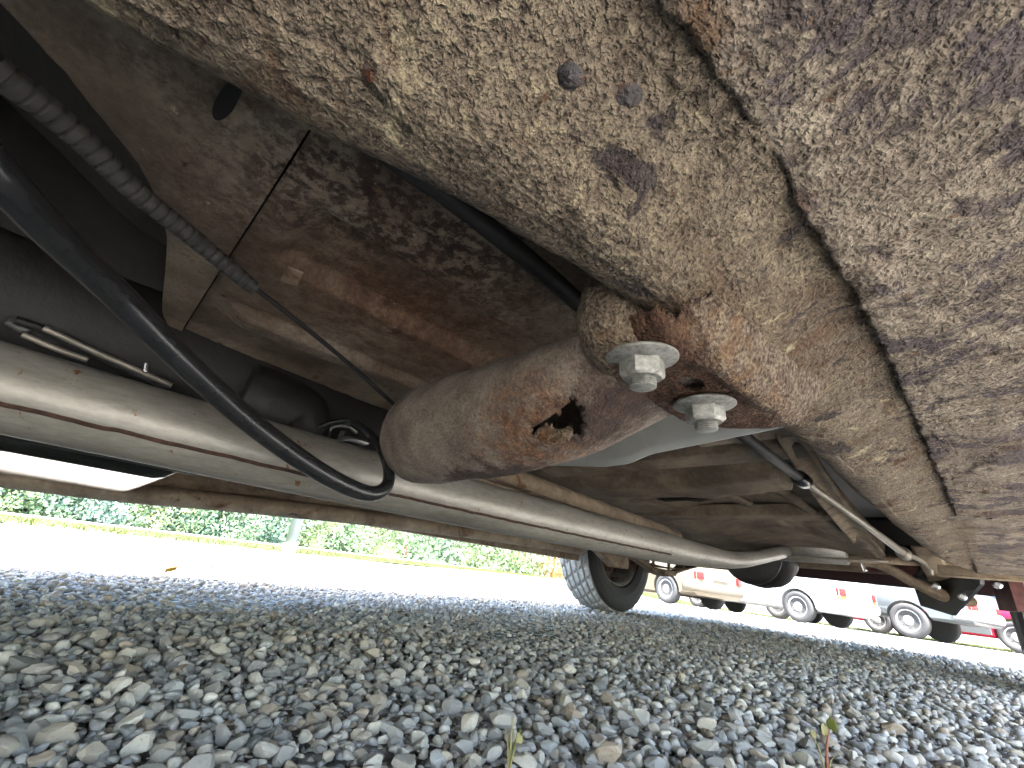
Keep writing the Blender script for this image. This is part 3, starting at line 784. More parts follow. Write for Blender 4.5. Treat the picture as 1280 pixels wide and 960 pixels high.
# ---- corrugated conduit with the thin cable that leaves it
Cn = [onx(-60, 40, -.235), onx(0, 92, -.24), onx(60, 138, -.25), onx(110, 182, -.26), onx(170, 240, -.275), onx(240, 296, -.295), onx(300, 346, -.315), onx(318, 360, -.32)]
pc = spline(Cn, 60)
L = [0.0]
for i in range(1, len(pc)): L.append(L[-1] + (Vector(pc[i]) - Vector(pc[i - 1])).length)
rr = [.0062 * (1 - .22 * i / len(pc)) * (1.06 - .22 * (abs(math.sin(L[i] * math.pi / .0056)) < .45)) for i in range(len(pc))]
V, Fc = sweep_vf(pc, rr, rr, 24); cd = mesh('corrugated_conduit', V, Fc, M['conduit'], VEH)
V, Fc = sweep_vf(spline([onx(305, 350, -.318), onx(370, 400, -.335), onx(440, 458, -.355), onx(515, 526, -.375)], 10), .0020, .0020, 10)
mesh('cable', V, Fc, M['blackp'], cd)
p = onx(355, 372, -.34); MB().prism([(-.012, -.005), (.012, -.007), (.014, .004), (-.008, .007)], .002, Matrix.Translation((p[0], p[1], ZF - .008))).build('cable_clip', M['brown'], VEH)
# ---- dark line beside the rail
Ln = [onz(470, 185, .330), onz(510, 213, .330), onz(560, 246, .330), onz(640, 308, .330), onz(700, 358, .330), onz(745, 398, .330)]
V, Fc = sweep_vf(spline(Ln, 8), [.005, .005, .0055, .0062, .0065, .0065], None, 16); mesh('fuel_line', V, Fc, M['blackp'], VEH)

# ---- parking brake cable: sleeve, ferrule, rod, tip
P0, P1, P2, P3 = (Vector(onz(890, 515, .318)), Vector(onz(1003, 600, .318)), Vector(onz(1130, 692, .318)), Vector(onz(1160, 704, .318)))
V, Fc = sweep_vf([P0, P1], [.0068, .0062], None, 18); bc = mesh('brake_cable', V, Fc, M['blackp'], VEH)
d = (P1 - P0).normalized(); V, Fc = sweep_vf([P1 - d * .02, P1 - d * .018, P1 + d * .012, P1 + d * .016], [.006, .0105, .0105, .006], None, 20); mesh('ferrule', V, Fc, M['rubber'], bc)
V, Fc = sweep_vf([P1, P1.lerp(P2, .5) + Vector((0, 0, .002)), P2], [.0055, .0062, .010], None, 16); mesh('cable_rod', V, Fc, M['wire'], bc)
d = (P2 - P1).normalized(); V, Fc = sweep_vf([P2 - d * .03, P2 + d * .03], .016, None, 18); mesh('ferrule', V, Fc, M['wire'], bc)
V, Fc = sweep_vf(spline([P2, P2.lerp(P3, .6), P3 + Vector((0, 0, -.01)), P3 + Vector((.0, .02, -.03))], 6), .007, None, 12); mesh('cable_tip', V, Fc, M['wire'], bc)
# ---- brown strap, edge towards us
sa = [Vector(onz(985, 540, .352)), Vector(onz(1035, 620, .345)), Vector(onz(1090, 690, .345)), Vector(onz(1112, 716, .318))]
sw = [Vector((.042, .0, .008))] * 4
def strap(a, b):
    q = I(a, [0, .33, .66, 1], [0, 1, 2, 3]); i = min(2, int(q)); p = sa[i].lerp(sa[i + 1], q - i)
    w = [.013, .020, .030, .020]; ww = I(a, [0, .33, .66, 1], w)
    return p + Vector((ww * (b - .5) * 2, 0, .006 * math.cos((b - .5) * 6)))
V, Fc = grid_vf(30, 8, strap)
o = mesh('support_strap', V, Fc, M['brown'], VEH); o.modifiers.new('s', 'SOLIDIFY').thickness = .005

V, Fc = sweep_vf([(-.13, 1.35, .47), (-.12, 1.62, .425), (-.115, 1.64, .42), (-.10, 1.9, .375)], [.028, .028, .02, .018], None, 20); mesh('shock_absorber', V, Fc, M['alu'], VEH)
MB().box((-.15, 1.25, .52), (.05, .8, .05)).build('brake_line_rail', M['blackp'], VEH, False, .01)
# ---- transmission lumps, linkage rods and wires above the exhaust
mb = MB(); V, Fc = sweep_vf([(-.70, -.9, .36), (-.70, -.2, .345), (-.69, .05, .34), (-.68, .3, .335), (-.67, .42, .34)], [.16, .15, .125, .10, .08], [.12, .11, .10, .085, .07], 24)
V = [Vector(v) + Vector((0, 0, .012 * fbm(v[0], v[1], v[2], 14, 3))) for v in map(Vector, V)]
trn = mesh('transmission', V, Fc, M['blackp'], VEH)
mb = MB()
for i in range(7):
    y = .12 + i * .018; mb.box((-.60 - .002 * i, y, .30), (.05, .006, .05), Matrix.Rotation(.3, 3, 'Y'))
mb.build('cooling_fins', M['alu'], trn)
V, Fc = sweep_vf(spline([onx(300, 492, -.57), onx(330, 505, -.57), onx(372, 525, -.565), onx(382, 560, -.56)], 8), [.04, .045, .04, .025], None, 16)
mesh('case_bulge', V, Fc, M['blackp'], trn)
def wire(name, pts, r, mat, par=None): V, Fc = sweep_vf(spline(pts, 8), r, None, 10); return mesh(name, V, Fc, M[mat], par or VEH)
wire('linkage_rod', [onx(20, 400, -.56), onx(60, 415, -.56), onx(150, 458, -.56), onx(210, 485, -.56)], .004, 'blackp')
wire('linkage_rod', [onx(55, 410, -.55), onx(120, 440, -.55), onx(215, 482, -.55)], .0028, 'wire')
wire('linkage_rod', [onx(28, 418, -.53), onx(70, 436, -.53), onx(110, 450, -.53)], .0025, 'wire')
wire('wire_loop', [onx(10, 402, -.57), onx(28, 412, -.57), onx(44, 405, -.57), onx(60, 412, -.57)], .0035, 'alu')
wire('wire_loop', [onx(388, 538, -.56), onx(396, 552, -.55), onx(404, 545, -.55), onx(415, 533, -.55), onx(432, 532, -.55), onx(445, 540, -.56)], .0035, 'bright')
wire('wire_loop', [onx(395, 562, -.56), onx(415, 556, -.55), onx(430, 548, -.55), onx(452, 552, -.56), onx(470, 560, -.57)], .004, 'bright')
wire('wire_loop', [onx(380, 520, -.58), onx(400, 540, -.58), onx(420, 560, -.58), onx(455, 566, -.58)], .006, 'alu')
wire('clamp_bracket', [onx(184, 453, -.50), onx(182, 466, -.50)], .002, 'bright')
for u, v in ((6, 402), (36, 395)):
    p = onx(u, v, -.59); MB().lathe([(.004, -.01), (.016, -.01), (.018, 0), (.016, .012), (.006, .014)], 18, Matrix.Translation(p) @ Matrix.Rotation(1.3, 4, 'Y')).build('bracket_bolt', M['alu'], trn, True)
# dark guard plate by the tube elbow
p = [onx(u, v, -.50) for u, v in ((415, 583), (440, 563), (480, 548), (540, 540), (560, 600), (480, 600))]
o = mesh('guard_plate', p, [tuple(range(6))], M['rubber'], VEH, False); o.modifiers.new('s', 'SOLIDIFY').thickness = .003
MB().sweep(spline([onx(520, 606, -.50), onx(560, 600, -.50), onx(590, 612, -.50), onx(640, 628, -.52)], 6), .008, .006, 10).build('mount_bracket', M['brown'], VEH, True)

# ---- rear running gear
AXY = 2.36
def wheel(cx, inner_sign, name='wheel'):
    e = bpy.data.objects.new(name, None); COL.objects.link(e); e.parent = VEH; e.location = -Vector(VEH.location) + Vector((cx, AXY, .345)); e.empty_display_size = .1
    RO = .345; HW = .112; ns = 168
    profT = [(.205, -.085), (.215, -.098), (.25, -.112), (.29, -.114), (.318, -.108), (.334, -.097)]
    tread_w = np.linspace(-.094, .094, 29)
    full = profT + [(RO - .004 * (w / .094) ** 2, w) for w in tread_w] + [(r, -w) for r, w in reversed(profT)]
    V = []; npf = len(full)
    for k in range(ns):
        a = 2 * math.pi * k / ns
        for j, (r, w) in enumerate(full):
            rr = r
            if len(profT) <= j < npf - len(profT):
                jj = j - len(profT); cut = False
                if jj in (5, 11, 17, 23): cut = True
                row = sum(1 for g in (5, 11, 17, 23) if jj > g)
                if (k + row * 2 + (jj % 6) // 2) % 6 == 0: cut = True
                if cut: rr -= .010
            V.append((w, rr * math.cos(a), rr * math.sin(a)))
    Fs = []; Ft = []
    for k in range(ns):
        k2 = (k + 1) % ns
        for j in range(npf - 1):
            f = (k * npf + j, k * npf + j + 1, k2 * npf + j + 1, k2 * npf + j)
            Fs.append(f)
    ty = bpy.data.meshes.new('tyre'); ty.from_pydata(V, [], Fs); ty.materials.append(M['tyre']); ty.materials.append(M['tread'])
    mi = []
    for k in range(ns):
        for j in range(npf - 1): mi.append(1 if len(profT) - 1 <= j < npf - len(profT) else 0)
    ty.polygons.foreach_set('material_index', mi); ty.update()
    to = bpy.data.objects.new('tyre', ty); COL.objects.link(to); to.parent = e
    s = inner_sign
    mb = MB(); X = Matrix.Rotation(math.pi / 2, 4, 'Y')
    pr = [(.205, s * .09), (.198, s * .085), (.188, s * .06), (.183, s * -.02), (.176, s * -.05), (.10, s * -.05), (.07, s * -.03), (.03, s * -.03)]
    V = []; n = 40; Fc = []
    for r, h in pr:
        for k in range(n): a = 2 * math.pi * k / n; V.append((h, r * math.cos(a), r * math.sin(a)))
    for i in range(len(pr) - 1):
        for k in range(n): k2 = (k + 1) % n; Fc.append((i * n + k, i * n + k2, (i + 1) * n + k2, (i + 1) * n + k))
    ro = mesh('rim', V, Fc, M['rim'], e); 
    mb.lathe([(.13, s * .005), (.135, s * .0), (.135, s * -.03), (.05, s * -.035)] if s > 0 else [(.05, .035), (.135, .03), (.135, 0), (.13, -.005)], 32, X).build('brake_drum', M['rust_dark'], e, True)
    return e
wheel(-1.565, 1); wheel(.155, -1)
V, Fc = sweep_vf([(-1.48, AXY, .345), (.06, AXY, .345)], .038, None, 24); ax = mesh('rear_axle', V, Fc, M['brown'], VEH)
# differential housing, the black belly between the wheels
V, Fc = [], []
bm = bmesh.new(); bmesh.ops.create_uvsphere(bm, u_segments=36, v_segments=20, radius=1.0)
for v in bm.verts:
    s_ = v.co; v.co = Vector((-.70 + s_.x * .145, AXY - .05 + s_.y * .15, .340 + s_.z * .130 + .008 * fbm(s_.x, s_.y, s_.z, 3)))
me = bpy.data.meshes.new('differential'); bm.to_mesh(me); bm.free(); me.materials.append(M['blackp']); me.polygons.foreach_set('use_smooth', [True] * len(me.polygons)); link('differential', me, VEH)
mb = MB(); mb.lathe([(.105, -.012), (.118, -.010), (.118, .006), (.100, .014), (.07, .035), (.02, .045)], 28, Matrix.Translation((-.70, AXY - .185, .33)) @ Matrix.Rotation(R_(78), 4, 'X')); mb.build('differential_cover', M['blackp'], VEH, True)
# leaf springs
for x in (-1.22, -.10):
    for k in range(4):
        Ls = .62 - .12 * k
        V, Fc = sweep_vf([(x, AXY + Ls * s_, .262 - .014 * k + .085 * s_ * s_) for s_ in np.linspace(-1, 1, 17)], .03, .005, 8)
        mesh('spring_leaf', V, Fc, M['brown'], VEH)
    mb = MB(); mb.box((x, AXY, .235), (.11, .13, .02)); mb.box((x - .045, AXY, .29), (.014, .014, .12)); mb.box((x + .045, AXY, .29), (.014, .014, .12)); mb.build('spring_plate', M['brown'], VEH, False, .003)
# far side bracket beside the tyre
mb = MB(); p = onx(790, 710, -1.22); mb.prism([(-.30, .05), (.02, .07), (.10, .01), (.10, -.085), (-.01, -.085), (-.26, .02)], .05, Matrix.Translation((-1.2, 1.86, .305)) @ Matrix(((0, 0, 1, 0), (1, 0, 0, 0), (0, 1, 0, 0), (0, 0, 0, 1))))
mb.build('spring_hanger', M['brown'], VEH, False, .006)
# muffler, tail pipe, cross bar, hangers
V, Fc = sweep_vf([(-.60, 1.93, .345), (-.59, 1.935, .345), (-.32, 1.95, .345), (-.31, 1.95, .345)], [.03, .062, .062, .04], [.02, .045, .045, .03], 28, (0, 0, 1)); mesh('muffler', V, Fc, M['exhaust'], VEH)
wire('tail_pipe', [(-.75, 1.75, .285), (-.86, 1.76, .276), (-1.0, 1.78, .28), (-1.15, 1.86, .31)], .022, 'exhaust')
V, Fc = sweep_vf([(-1.42, 1.93, .316), (-.02, 1.93, .322)], .012, .012, 8); mesh('cross_bar', V, Fc, M['brown'], VEH)
wire('muffler_hanger', [(-.31, 1.95, .33), (-.29, 1.95, .34), (-.28, 1.95, .31), (-.275, 1.95, .285)], .007, 'bright')
wire('brake_line', [(-1.1, 1.9, .30), (-.8, 1.88, .306), (-.55, 1.86, .308), (-.2, 1.86, .312)], .004, 'wire')
# rear hangers on the near side: sloping shackle arm, dark plates, red brown crossbar
V, Fc = sweep_vf(spline([(-.33, 1.98, .318), (-.24, 2.0, .312), (-.17, 2.02, .27), (-.10, 2.05, .235), (-.05, 2.1, .23)], 8), [.022, .03, .028, .03, .03], [.012, .016, .016, .02, .018], 14); mesh('shackle_arm', V, Fc, M['brown'], VEH)
V, Fc = sweep_vf([(-.30, 2.12, .315), (.02, 2.12, .32)], .03, .025, 10); mesh('bump_stop_bar', V, Fc, M['rust_red'], VEH)
mb = MB(); Xp = Matrix(((0, 0, 1, 0), (1, 0, 0, 0), (0, 1, 0, 0), (0, 0, 0, 1)))
mb.prism([(-.14, .08), (.16, .08), (.13, -.11), (.02, -.13), (-.10, -.04)], .012, Matrix.Translation((-.075, 2.02, .31)) @ Matrix.Rotation(.75, 4, 'Z') @ Xp); mb.build('spring_hanger', M['rubber'], VEH)
mb = MB(); mb.box((.045, 2.06, .29), (.03, .12, .16), Matrix.Rotation(.3, 3, 'Z')); mb.build('inner_fender', M['rust_red'], VEH)
for u, v in ((1203, 746), (1247, 731), (1170, 733)):
    p = ony(u, v, 1.96); MB().lathe([(.002, -.008), (.011, -.008), (.011, .006), (.006, .010)], 10, Matrix.Translation(p) @ Matrix.Rotation(math.pi / 2, 4, 'X')).build('hanger_bolt', M['bright'], VEH)
# rear bumper valance, body inner panels
MB().box((-.7, 3.2, .52), (1.8, .08, .24)).build('rear_valance', M['blackp'], VEH)

# ------------------------------------------------------------------ parked cars
def car_body_rings(L, Wd, H, kind):
    """stations from the tail (0) to the nose (L): z of deck, belt and roof"""
    if kind == 'sedan':
        st = [(0, .34, .62, .86, .86), (.06, .25, .62, .95, .95), (.5, .22, .62, 1.0, 1.0), (.95, .2, .62, 1.0, 1.04), (1.45, .2, .6, .98, H - .06), (2.2, .2, .6, .97, H), (2.8, .2, .6, .95, H - .03), (3.45, .2, .6, .94, .98), (4.2, .22, .58, .86, .87), (L - .08, .26, .55, .74, .74), (L, .34, .55, .68, .68)]
    elif kind == 'wagon':
        st = [(0, .38, .66, .98, 1.1), (.05, .28, .66, 1.0, 1.25), (.22, .26, .66, 1.02, H - .05), (1.2, .25, .64, 1.0, H), (2.4, .25, .64, .99, H), (2.9, .25, .64, .98, H - .06), (3.5, .25, .62, .98, 1.04), (4.2, .26, .6, .93, .95), (L - .06, .3, .56, .84, .84), (L, .38, .56, .76, .76)]
    else:
        st = [(0, .46, .72, 1.02, 1.03), (.04, .42, .72, 1.04, 1.05), (1.7, .40, .70, 1.04, 1.05), (1.9, .40, .70, 1.04, H - .08), (2.2, .40, .7, 1.03, H), (2.9, .40, .7, 1.02, H - .02), (3.6, .40, .68, 1.02, 1.08), (4.4, .42, .66, .98, 1.0), (L - .06, .44, .62, .9, .9), (L, .48, .62, .8, .8)]
    return st
def build_car(name, label, cat, loc, head, kind, paint, rimmat, L=4.5, Wd=1.74, H=1.4, wr=.31, fr=.8, wb=2.65, lights='b8202a', amber=None, trim=None, bumper=None, group=None, cladding=None):
    e = empty(name, loc, label, cat, group, world=False); e.location.z = gz(loc[0], loc[1]) - .006
    e.rotation_euler = (Vector((0, 0, 1)).rotation_difference(Vector((0, .020, 1)).normalized()).to_matrix() @ Matrix.Rotation(math.atan2(head[1], head[0]), 3, 'Z')).to_euler()
    st = car_body_rings(L, Wd, H, kind); hw = Wd / 2
    x0 = -fr                                               # local x: rear axle at 0, nose ahead
    V = []; ring = []
    for (x, zb, zs, zd, zr) in st:
        taper = 1 - .10 * (1 - min(1, x / .5)) ** 2 - .16 * (1 - min(1, (L - x) / .7)) ** 2
        w = hw * taper; hasroof = zr > zd + .1
        wt = w * (.74 if hasroof else .93)
        pts = [(0, zb), (-w * .86, zb), (-w * .97, zb + .05), (-w, zs), (-w * .985, zd - .06), (-w * .94, zd), (-wt, zr - (.05 if hasroof else .0)), (-wt * .86, zr + .01), (0, zr + .03)]
        full = pts + [(-a, b) for a, b in reversed(pts[1:-1])]
        ring.append([(x + x0, a, b) for a, b in full])
    n = len(ring[0]); V = [p for r_ in ring for p in r_]; Fb = []; Fw = []
    for i in range(len(ring) - 1):
        for j in range(n):
            j2 = (j + 1) % n; f = (i * n + j, i * n + j2, (i + 1) * n + j2, (i + 1) * n + j)
            zr0, zr1 = st[i][4] - st[i][3], st[i + 1][4] - st[i + 1][3]
            win = False
            if max(zr0, zr1) > .25:
                if j in (5, n - 6) and min(zr0, zr1) > .1: win = True
                if j in (6, 7, n - 8, n - 7) and min(zr0, zr1) < .1: win = True
                if j in (5, n - 6) and min(zr0, zr1) <= .1 and kind == 'wagon' and i < 2: win = True
            (Fw if win else Fb).append(f)
    Fb.append(tuple(reversed(range(n)))); Fb.append(tuple((len(ring) - 1) * n + j for j in range(n)))
    me = bpy.data.meshes.new('body'); me.from_pydata(V, [], Fb + Fw); me.update()
    bo = bpy.data.objects.new('body', me); COL.objects.link(bo)
    cut = bmesh.new()
    for xx in (0, wb):
        mt = Matrix.Translation((xx, 0, wr)) @ Matrix.Rotation(math.pi / 2, 4, 'X')
        bmesh.ops.create_cone(cut, cap_ends=True, segments=28, radius1=wr + .055, radius2=wr + .055, depth=Wd + 1, matrix=mt)
    cme = bpy.data.meshes.new('c'); cut.to_mesh(cme); cut.free(); co = bpy.data.objects.new('c', cme); COL.objects.link(co)
    b = bo.modifiers.new('b', 'BOOLEAN'); b.object = co; b.operation = 'DIFFERENCE'; b.solver = 'EXACT'
    dg = bpy.context.evaluated_depsgraph_get(); nm = bpy.data.meshes.new_from_object(bo.evaluated_get(dg))
    bo.modifiers.clear(); bo.data = nm; nm.name = 'body'; bpy.data.objects.remove(co); bpy.data.meshes.remove(me)
    nm.materials.clear(); nm.materials.append(paint); bo.parent = e
    nm.polygons.foreach_set('use_smooth', [True] * len(nm.polygons)); nm.update()
    try: nm.set_sharp_from_angle(angle=R_(32))
    except Exception: pass
    # glass set just proud of the body
    ctr = Vector((L / 2 + x0, 0, .8)); mbw = MB()
    for f in Fw:
        P = [Vector(V[i]) for i in f]; c_ = sum(P, Vector()) / 4
        P = [c_ + (p - c_) * .90 for p in P]; nn = (P[1] - P[0]).cross(P[2] - P[0])
        if nn.length < 1e-6: nn = (P[2] - P[1]).cross(P[3] - P[1])
        nn.normalize()
        if nn.dot(c_ - ctr) < 0: nn = -nn
        q = MB(); q.v = []; Vq = [p + nn * .006 for p in P] + [p - nn * .004 for p in P]
        q.add(Vq, [(0, 1, 2, 3), (7, 6, 5, 4), (0, 4, 5, 1), (1, 5, 6, 2), (2, 6, 7, 3), (3, 7, 4, 0)]); q.build('window', M['glass'], e)
    # bumpers, lights, plate, wheels
    zs = st[1][1]
    for sgn, xx in ((-1, x0), (1, x0 + L)):
        path = [(xx - sgn * .30, -hw * .985, zs + .17), (xx - sgn * .08, -hw * .93, zs + .17), (xx + sgn * .035, -hw * .72, zs + .17), (xx + sgn * .05, 0, zs + .17), (xx + sgn * .035, hw * .72, zs + .17), (xx - sgn * .08, hw * .93, zs + .17), (xx - sgn * .30, hw * .985, zs + .17)]
        V_, F_ = sweep_vf(spline(path, 5), .05, .10, 10); mesh('bumper', V_, F_, bumper or paint, e)
    for s in (-1, 1):
        zl = st[1][2] + .03
        q = MB(); q.box((x0 + .045, s * hw * .78, zl), (.14, hw * .26, .15), Matrix.Rotation(-s * .3, 3, 'Z')); tl = q.build('tail_light', M['lens_' + lights], e, False, .015)
        if amber: q = MB(); q.box((x0 + .045, s * hw * .78, zl - .105), (.13, hw * .24, .055), Matrix.Rotation(-s * .3, 3, 'Z')); q.build('turn_signal', M['lens_amber'], tl, False, .008)
        q = MB(); q.box((x0 + L - .08, s * hw * .66, .62), (.12, hw * .3, .12)); q.build('headlight', M['glass'], e, False, .015)
        q = MB(); q.box((x0 + L * .6, s * (hw + .06), 1.0), (.1, .14, .1)); q.build('door_mirror', paint, e, False, .02)
        q = MB(); q.box((x0 + L * .5, s * hw * 1.0, .56), (L * .42, .018, .05)); q.build('side_trim', trim or paint, e, False, .006)
    if cladding:
        for s in (-1, 1):
            q = MB(); q.box((x0 + .25, s * hw * .985, .44), (.28, .03, .30)); q.box((wb * .5, s * hw * 1.0, .44), (wb - 2 * wr - .14, .03, .30)); q.build('lower_cladding', cladding, e, False, .01)
    q = MB(); q.box((x0 - .02, 0, st[1][2] + .06), (.02, .52, .13)); q.build('licence_plate', M['plate'], e)
    for xx in (0, wb):
        for s in (-1, 1):
            w_ = bpy.data.objects.new('wheel', None); COL.objects.link(w_); w_.parent = e; w_.location = (xx, s * (hw - .11), wr); w_.empty_display_size = .1
            X = Matrix.Rotation(-s * math.pi / 2, 4, 'X'); wt = .10
            q = MB(); q.lathe([(wr * .60, -wt), (wr * .9, -wt), (wr * .985, -wt * .8), (wr, -wt * .5), (wr, wt * .5), (wr * .985, wt * .8), (wr * .92, wt), (wr * .66, wt * 1.02), (wr * .62, wt * .8)], 36, X); q.build('tyre', M['car_tyre'], w_, True)
            q = MB(); q.lathe([(.01, .02), (wr * .62, .03), (wr * .645, wt * .96), (wr * .60, wt * .9), (wr * .52, wt * .62), (wr * .36, wt * .70), (wr * .2, wt * .9), (wr * .06, wt * .95)], 36, X); rm_ = q.build('rim', rimmat, w_, True)
            for k in range(8):
                a = k * math.pi / 4; q = MB(); q.lathe([(wr * .055, 0), (wr * .055, .012)], 8, X @ Matrix.Translation((wr * .43 * math.cos(a), wr * .43 * math.sin(a), wt * .68))); q.build('rim_hole', M['car_tyre'], rm_)
    return e
M['glass'] = plain('car_glass', '2a333b', .08, 0, .1, 3, None, .8)
M['lens_b8202a'] = plain('red_lens', '8a1016', .2, 0, .1, 9)
M['lens_amber'] = plain('amber_lens', 'a8480f', .2, 0, .1, 9)
M['plate'] = plain('licence_plate', 'd9d9d4', .5, 0, .1, 9)
M['car_tyre'] = plain('car_tyre', '3c3c3d', .85, 0, .2, 20)
M['hubcap'] = plain('silver_hubcap', 'c9cacb', .35, .5, .08, 9)
M['steel_rim'] = plain('grey_steel_rim', 'a5a7a8', .45, .4, .15, 9)
M['silver_paint'] = plain('champagne_silver_paint', '736a5b', .3, .3, .05, 2)
M['silver_bumper'] = plain('champagne_bumper', '5c5549', .45, 0, .05, 2)
M['white_paint'] = plain('white_paint', 'a9abad', .3, 0, .04, 2)
M['grey_paint'] = plain('grey_paint', '63686a', .35, .3, .06, 2)
M['red_paint'] = plain('crimson_paint', 'b01c3c', .3, 0, .06, 2)
M['black_trim'] = plain('black_trim', '222324', .6, 0, .1, 9)
HEAD = (-.965, .26)
def cpos(u, v, k): d = ray(u, v); d = d / math.hypot(d[0], d[1]); return (d[0] * k, d[1] * k, -0.004)
lat = Vector((.26, .965, 0)).normalized()
def place(u, dist, hw_): p = Vector(cpos(u, 760, dist)); return p + lat * hw_
G = 'cars parked across the gravel lot'
build_car('parked_car', 'champagne silver sedan parked behind the far tyre, red tail light showing', 'car', place(836, 11.6, .76), HEAD, 'sedan', M['silver_paint'], M['hubcap'], bumper=M['silver_bumper'], trim=M['silver_bumper'], group=G)
build_car('parked_car', 'white wagon with red and amber tail light between silver sedan and grey pickup', 'car', place(1000, 12.6, .76), HEAD, 'wagon', M['white_paint'], M['hubcap'], H=1.6, L=4.4, wr=.315, fr=.85, amber=True, bumper=M['white_paint'], group=G)
build_car('parked_pickup', 'grey pickup on steel wheels parked right of the white wagon', 'pickup', place(1134, 14.2, .76), HEAD, 'pickup', M['grey_paint'], M['steel_rim'], H=1.65, L=5.0, wr=.35, fr=1.1, wb=2.95, bumper=M['steel_rim'], group=G)
build_car('parked_car', 'crimson car with grey lower trim, rightmost of the parked cars', 'car', place(1262, 16.0, .76), HEAD, 'wagon', M['red_paint'], M['hubcap'], H=1.55, L=4.4, wr=.32, fr=.85, bumper=M['grey_paint'], trim=M['grey_paint'], cladding=M['grey_paint'], group=G)

# ------------------------------------------------------------------ trees
def leaf_mat(name, a, b):
    t = NT(name)
    at = t.n('ShaderNodeAttribute'); at.attribute_name = 'tint'
    c = t.mix(at.outputs['Fac'], lin(a), lin(b))
    t.done(c, .6)
    tr_ = t.n('ShaderNodeBsdfTranslucent'); t.l(c, tr_.inputs[0]); ms = t.n('ShaderNodeMixShader'); ms.inputs[0].default_value = .3
    t.l(t.b.outputs[0], ms.inputs[1]); t.l(tr_.outputs[0], ms.inputs[2]); t.l(ms.outputs[0], t.out.inputs[0]); return t.m
LM = {'blue': leaf_mat('hazy_bluish_leaves', '587368', '93aca0'), 'green': leaf_mat('hazy_green_leaves', '5a755a', '97b08c'), 'yellow': leaf_mat('hazy_yellow_green_leaves', '70805a', 'abb886'), 'orange': leaf_mat('autumn_leaves', '8a6030', 'bd8a50')}  # pale haze put into the leaf colours
M['bark'] = grime('bark', ['2c241c', '4a3d30', '65563f'], 12, [], ((40, .8, .02),), .9)
def tree(name, label, base, h, w, mat, group, nleaf=9000, low=.0):
    e = empty(name, (*base, 0), label, 'tree' if h > 3.5 else 'shrub', group, world=False)
    rg = np.random.default_rng(int(abs(base[0] * 131 + base[1] * 71)))
    mb = MB(); mb.sweep(spline([(0, 0, -.1), (.05 * h * rg.normal() * .3, .02 * h, h * .3), (.04 * h * rg.normal() * .4, .0, h * .75)], 5), [.035 * h * .6, .02 * h * .6, .006 * h], None, 8)
    for k in range(7):
        z0 = h * rg.uniform(.12, .6); a = rg.uniform(0, 6.28); l = w * rg.uniform(.3, .5)
        mb.sweep(spline([(0, 0, z0), (l * .5 * math.cos(a), l * .5 * math.sin(a), z0 + l * .35), (l * math.cos(a), l * math.sin(a), z0 + l * .6)], 4), [.012 * h * .6, .003 * h], None, 6)
    mb.build('trunk', M['bark'], e, True)
    ncl = 60; ph = rg.uniform(0, 2 * np.pi, ncl); zz = rg.uniform(low, 1, ncl) ** 1.5; rad = w * .5 * np.sqrt(np.clip(1 - (zz * 1.02 - .35) ** 2 / .55, .1, 1)) * rg.uniform(.35, 1, ncl)
    cen = np.stack([rad * np.cos(ph), rad * np.sin(ph), zz * h], 1); cs = rg.uniform(.10, .2, ncl) * w; ct = rg.uniform(0, 1, ncl)
    idx = rg.integers(ncl, size=nleaf); d = rg.normal(size=(nleaf, 3)); d /= np.linalg.norm(d, axis=1)[:, None]
    P = cen[idx] + d * (cs[idx] * rg.uniform(.5, 1, nleaf))[:, None]; P[:, 2] = np.abs(P[:, 2])
    a = rg.normal(size=(nleaf, 3)); a /= np.linalg.norm(a, axis=1)[:, None]; b = np.cross(a, d + .3 * rg.normal(size=(nleaf, 3))); b /= np.linalg.norm(b, axis=1)[:, None]
    s = rg.uniform(.05, .11, nleaf)[:, None] * (.6 + .05 * h)
    Vq = np.stack([P - a * s, P + b * s * .6, P + a * s, P - b * s * .6], 1).reshape(-1, 3)
    me = bpy.data.meshes.new('crown'); me.vertices.add(len(Vq)); me.vertices.foreach_set('co', Vq.astype(np.float32).ravel())
    me.loops.add(len(Vq)); me.loops.foreach_set('vertex_index', np.arange(len(Vq), dtype=np.int32)); me.polygons.add(nleaf); me.polygons.foreach_set('loop_start', np.arange(0, len(Vq), 4, dtype=np.int32))
    me.update(calc_edges=True); me.validate()
    tt = np.clip(np.repeat(ct[idx] * .6 + rg.uniform(0, .4, nleaf), 4), 0, 1); tint_mesh(me, np.stack([tt, tt, tt, np.ones_like(tt)], 1))
    me.materials.append(LM[mat]); link('crown', me, e); return e
rg = np.random.default_rng(11)
kinds = ['blue', 'yellow', 'green', 'blue', 'green', 'yellow', 'blue', 'green', 'blue', 'yellow', 'green', 'yellow', 'orange']
WORDS = ['first', 'second', 'third', 'fourth', 'fifth', 'sixth', 'seventh', 'eighth', 'ninth', 'tenth', 'eleventh', 'twelfth', 'thirteenth', 'fourteenth', 'fifteenth', 'sixteenth', 'seventeenth']
LOOK = {'blue': 'bluish green tree', 'green': 'mid green tree', 'yellow': 'yellow green bush', 'orange': 'orange autumn bush'}
us = list(np.linspace(-60, 690, 17)); back = []
